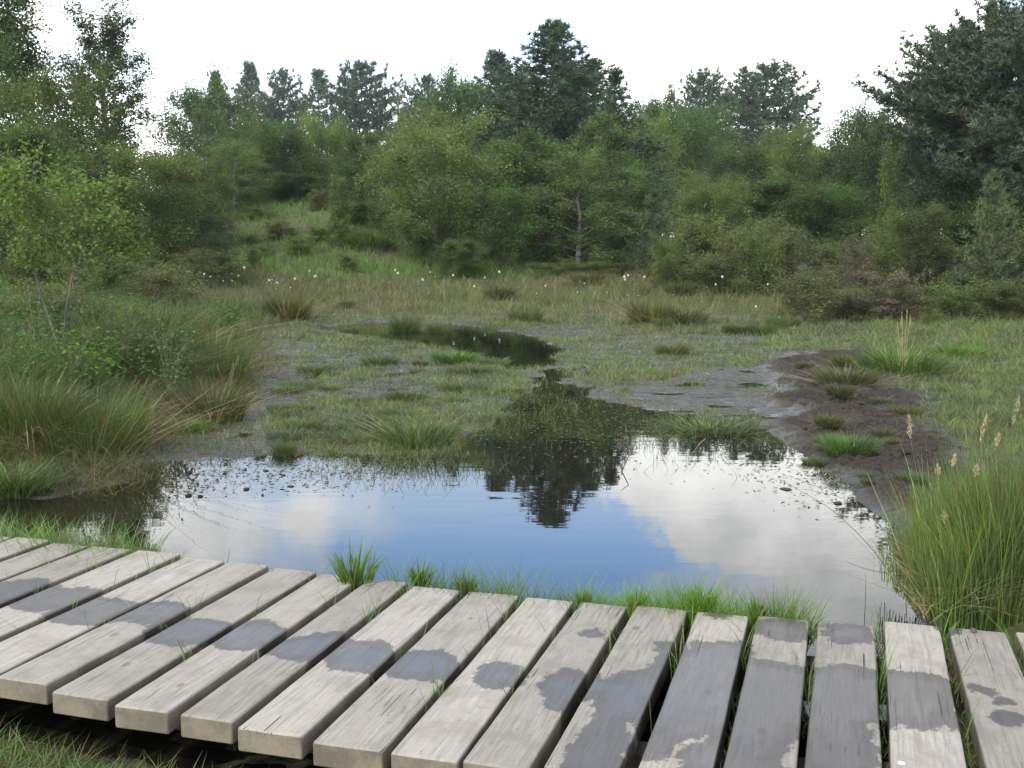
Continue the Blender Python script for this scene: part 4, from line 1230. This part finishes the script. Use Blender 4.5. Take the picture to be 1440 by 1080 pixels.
rg = np.random.default_rng(88)
stems = [[(78, 478), (62, 425), (50, 375), (42, 330), (50, 280), (62, 215)], [(88, 478), (95, 430), (108, 375), (122, 335), (132, 290), (150, 262)], [(50, 375), (28, 320), (10, 280), (-5, 262)],
         [(122, 335), (150, 318), (185, 300)], [(42, 330), (60, 290), (88, 262)], [(108, 375), (140, 345), (175, 330)], [(50, 280), (32, 250), (22, 225)]]
twm, lfm = MB(), MB()
for si, S in enumerate(stems):
    P = np.array([spt(px, py, 0.12 * math.sin(i * 1.3 + si)) for i, (px, py) in enumerate(S)])
    r0 = 0.017 if si < 2 else 0.007
    tube(twm, P, np.linspace(r0, 0.003, len(P)), 6)
    tt = np.linspace(0, 1, len(P))
    for j in range(26 if si < 2 else 13):
        v = rg.uniform(0.34 if si < 2 else 0.1, 1.0)
        o = np.array([np.interp(v, tt, P[:, k]) for k in range(3)])
        dd = rg.normal(size=3); dd[2] = abs(dd[2]) * 0.6; dd /= np.linalg.norm(dd)
        e = o + dd * rg.uniform(0.12, 0.38)
        tube(twm, [o, (o + e) / 2 + [0, 0, 0.02], e], [0.004, 0.003, 0.0012], 3)
        q = rg.uniform(0.15, 1.05, 32)[:, None]
        leaves(lfm, o + (e - o) * q + rg.normal(size=(32, 3)) * 0.055, 0.050, (0.135, 0.225, 0.058), rg, 0.3, 0.3, 0.75)
twm.build("stem", TWIG, sap, True); lfm.build("foliage", LEAF, sap)
# leafy shoots lower down
for px, py, lb in ((50, 430, "leafy shoot at the foot of the birch sapling, left of its stems"), (90, 545, "low leafy shoot in the rushes below the birch sapling"), (235, 470, "leafy bramble spray on the left bank right of the sapling")):
    x, y = at(px, 11.5); rt = empty("leafy_shoot", (x, y, th(x, y))); tag(rt, lb, "shoot")
    tm_, lm_ = MB(), MB()
    for j in range(14):
        a_ = rg.uniform(0, 6.28); e = np.array([math.cos(a_) * 0.25, math.sin(a_) * 0.25, max(0.2, zat(py, y) - th(x, y)) * rg.uniform(0.6, 1.3)])
        tube(tm_, [(0, 0, 0), e * [0.4, 0.4, 0.6], e], [0.005, 0.004, 0.002], 4)
        q = rg.uniform(0.3, 1.05, 34)[:, None]
        leaves(lm_, e * q + rg.normal(size=(34, 3)) * 0.05, 0.05, (0.10, 0.19, 0.04), rg)
    tm_.build("stem", TWIG, rt); lm_.build("foliage", LEAF, rt)

# low broad-leaved plants mixed into the rushes: one built, the others copies
rt0 = None
_r = random.Random(12)
for j_ in range(30):
    px = _r.uniform(-30, 330); D = _r.uniform(10.5, 20)
    x, y = at(px, D)
    if float(sdpoly(LBANK, np.array([x]), np.array([y]))[0]) > -0.25:
        continue
    if rt0 is None:
        rt0 = empty("leafy_plant"); tm_, lm_ = MB(), MB()
        for j in range(26):
            a_ = rg.uniform(0, 6.28); e = np.array([math.cos(a_) * rg.uniform(0.05, 0.32), math.sin(a_) * rg.uniform(0.05, 0.32), rg.uniform(0.35, 0.75)])
            tube(tm_, [(0, 0, 0), e * [0.4, 0.4, 0.6], e], [0.005, 0.004, 0.002], 4)
            q = rg.uniform(0.25, 1.05, 46)[:, None]
            leaves(lm_, e * q + rg.normal(size=(46, 3)) * 0.05, 0.045, (0.085, 0.165, 0.042), rg)
        tm_.build("stem", TWIG, rt0); lm_.build("foliage", LEAF, rt0); r_ = rt0
    else:
        r_ = rt0.copy(); COL.objects.link(r_)
        for ch in list(rt0.children):
            c_ = ch.copy(); COL.objects.link(c_); c_.parent = r_
    s_ = _r.uniform(0.7, 1.35)
    r_.location = (x, y, th(x, y)); r_.scale = (s_ * 1.2, s_ * 1.2, s_); r_.rotation_euler = (0, 0, j_)
    tag(r_, "low leafy green plant among the rushes of the left bank", "plant", "leafy plants of the left bank")

# ------------------------------------------------------------------ floating debris, clods, twigs
# tiny dark bits and pondweed on the shallows (uncountable)
n = 5200
pts = []
while len(pts) < n:
    px, py = rng.uniform(230, 1250), rng.uniform(520, 730)
    q = 0.0
    if 230 < px < 620: q = math.exp(-((py - 665 + 0.03 * (px - 230)) / 22) ** 2) * 0.8
    if 600 < px < 900: q = max(q, math.exp(-((py - (560 + 0.12 * (px - 600))) / 38) ** 2))
    if 900 < px < 1250: q = max(q, math.exp(-((py - (590 + 0.32 * (px - 900))) / 34) ** 2) * 0.45)
    if rng.random() < q:
        pts.append(G(px, py))
P = np.array([(a, b, WATER_Z + 0.003) for a, b in pts])
mb = MB()
s = rng.uniform(0.005, 0.026, n)
ang = rng.uniform(0, 3.14, n)
A = np.stack([np.cos(ang), np.sin(ang), rng.normal(0, 0.08, n)], 1) * s[:, None]; Bv = np.stack([-np.sin(ang), np.cos(ang), rng.normal(0, 0.15, n)], 1) * s[:, None] * 0.45
P[:, 2] += np.abs(A[:, 2]) + np.abs(Bv[:, 2])
V = np.stack([P - A, P - A * .2 + Bv, P + A, P + A * .3 - Bv], 1).reshape(-1, 3)
c = palette(n, {'brown': 2, 'olive': 2, 'mauve': 1, 'sedge': 1}, rng) * 0.7
mb.add(V, np.arange(n * 4).reshape(n, 4), np.repeat(c, 4, 0))
tag(mb.build("floating_debris", DRY), kind='stuff')
# thin shoots standing in the shallows
n = 2600
pts = []
while len(pts) < n:
    px, py = rng.uniform(420, 1200), rng.uniform(540, 690)
    q = max(math.exp(-(((px - 560) / 110) ** 2 + ((py - 655) / 18) ** 2)), math.exp(-(((px - 950) / 90) ** 2 + ((py - 605) / 26) ** 2)), 0.7 * math.exp(-(((px - 700) / 120) ** 2 + ((py - 580) / 30) ** 2)), 0.4 * math.exp(-(((px - 300) / 90) ** 2 + ((py - 672) / 18) ** 2)))
    if rng.random() < q:
        pts.append(G(px, py))
P = np.array([(a, b, WATER_Z - 0.01) for a, b in pts])
mb = MB()
blades(mb, P, rng.uniform(0.04, 0.15, n), np.full(n, 0.004), palette(n, {'sedge': 2, 'olive': 2, 'brown': 0.6}, rng), rng, 0.35, 0.5, 3)
tag(mb.build("water_shoots", GRASS), kind='stuff')


def lump(name, px, py, w_, h_, col, lb, cat, mat=None, z0=None, seed=1, group=None):
    rg = np.random.default_rng(seed)
    x, y = G(px, py, WATER_Z if z0 is None else z0)
    z = max(th(x, y), WATER_Z) if z0 is None else z0
    nu, nv_ = 14, 8
    th_ = np.linspace(0, 2 * np.pi, nu, endpoint=False); ph = np.linspace(0.05, np.pi - 0.05, nv_)
    TT, PH = np.meshgrid(th_, ph)
    r = 1 + 0.5 * fbm(np.cos(TT) * np.sin(PH) + seed * 3, np.sin(TT) * np.sin(PH) + np.cos(PH), 2.2, 3, seed)
    V = np.stack([np.cos(TT) * np.sin(PH) * r * w_, np.sin(TT) * np.sin(PH) * r * w_ * 0.8, np.cos(PH) * r * h_], -1).reshape(-1, 3)
    i_ = np.arange(nu * nv_).reshape(nv_, nu); j_ = np.roll(i_, -1, 1)
    mb = MB(); mb.add(V, np.stack([i_[:-1], i_[1:], j_[1:], j_[:-1]], -1).reshape(-1, 4), col)
    mb.add(V[:nu], [list(range(nu))], col)
    o = mb.build(name, mat or DRY, None, True); o.location = (x, y, z + h_ * 0.3); o.rotation_euler = (0, 0, seed)
    tag(o, lb, cat, group)
    return o


lump("wood_fragment", 1147, 599, 0.075, 0.02, (0.42, 0.28, 0.18), "pale orange broken piece of wood on the churned mud", "wood piece", seed=3)
lump("wood_fragment", 1350, 516, 0.07, 0.02, (0.34, 0.24, 0.18), "reddish wood piece on the turf right of the bright tussock", "wood piece", seed=4)
lump("mud_lump", 1105, 688, 0.05, 0.007, (0.06, 0.05, 0.045), "dark mud lump in the water at the cloud reflection's right edge", "mud lump", seed=5)
lump("mud_lump", 1178, 600 + 108, 0.03, 0.012, (0.07, 0.06, 0.05), "small mud lump in the water near the churned mud shore", "mud lump", seed=6)
lump("dead_leaf_heap", 418, 640, 0.05, 0.02, (0.16, 0.06, 0.03), "reddish brown leaf heap at the pond edge by the left mud flat", "leaf heap", seed=7)
lump("pebble", 1369, 888, 0.014, 0.010, (0.12, 0.10, 0.09), "small dark pebble on the right end of the boardwalk", "pebble", z0=0.0, seed=8)
lump("pebble", 1268, 1075, 0.012, 0.007, (0.75, 0.72, 0.68), "white chip on the boardwalk near the photo's bottom edge", "pebble", z0=0.0, seed=9)
rs = random.Random(5)
for i in range(11):
    px, py = rs.uniform(225, 420), rs.uniform(655, 700)
    lump("dark_clod", px, py, rs.uniform(0.01, 0.03), rs.uniform(0.006, 0.013), (0.045, 0.04, 0.035), "small dark clod poking out of the shallow water at the left", "clod", seed=20 + i, group="dark clods in the left shallows")
for i in range(34):
    px, py = rs.uniform(1110, 1320), rs.uniform(520, 720)
    x, y = G(px, py)
    if float(sdpoly(MUD, np.array([x]), np.array([y]))[0]) < -0.05:
        lump("mud_clod", px, py, rs.uniform(0.02, 0.06), rs.uniform(0.012, 0.03), (0.045, 0.037, 0.03), "clod of churned dark mud on the right shore", "mud clod", seed=60 + i, group="mud clods of the right shore")
# the forked twig sticking out of the pond beside the cloud reflection
for lb, pts in (("short forked twig standing in the water at the cloud's left edge", ((877, 663), (888, 642), (878, 632))), ("thin pale stick lying over the dead grass at the left water edge", ((40, 660), (33, 605), (28, 600))),
                ("thin pale stick crossing the arching rush tussock", ((100, 632), (145, 610), (195, 622)))):
    x, y = G(*pts[0]); Y0 = y
    P = [((a - 720) / F_PX * Y0, Y0 + 0.05 * i, zat(b, Y0)) for i, (a, b) in enumerate(pts)]
    mb = MB(); tube(mb, P, np.linspace(0.005, 0.002, 3), 5, (0.30, 0.25, 0.19) if 'pale' in lb else (0.07, 0.06, 0.05)); tag(mb.build("twig", DRY), lb, "twig")

# ------------------------------------------------------------------ thin air between the camera and the far trees
mb = MB()
V = [(-950, -90, -1.7), (950, -90, -1.7), (950, 1300, -1.7), (-950, 1300, -1.7), (-950, -90, 48), (950, -90, 48), (950, 1300, 48), (-950, 1300, 48)]
mb.add(V, [(0, 3, 2, 1), (4, 5, 6, 7), (0, 1, 5, 4), (1, 2, 6, 5), (2, 3, 7, 6), (3, 0, 4, 7)])
hm = bpy.data.materials.new("thin_haze"); hm.use_nodes = True
t = NT(hm.node_tree)
pv = t.n("ShaderNodeVolumePrincipled", {"Color": (0.88, 0.94, 1.0, 1), "Density": 0.00028, "Anisotropy": 0.2})
t.n("ShaderNodeOutputMaterial", {"Volume": pv.outputs[0]})
tag(mb.build("haze", hm), kind='stuff')
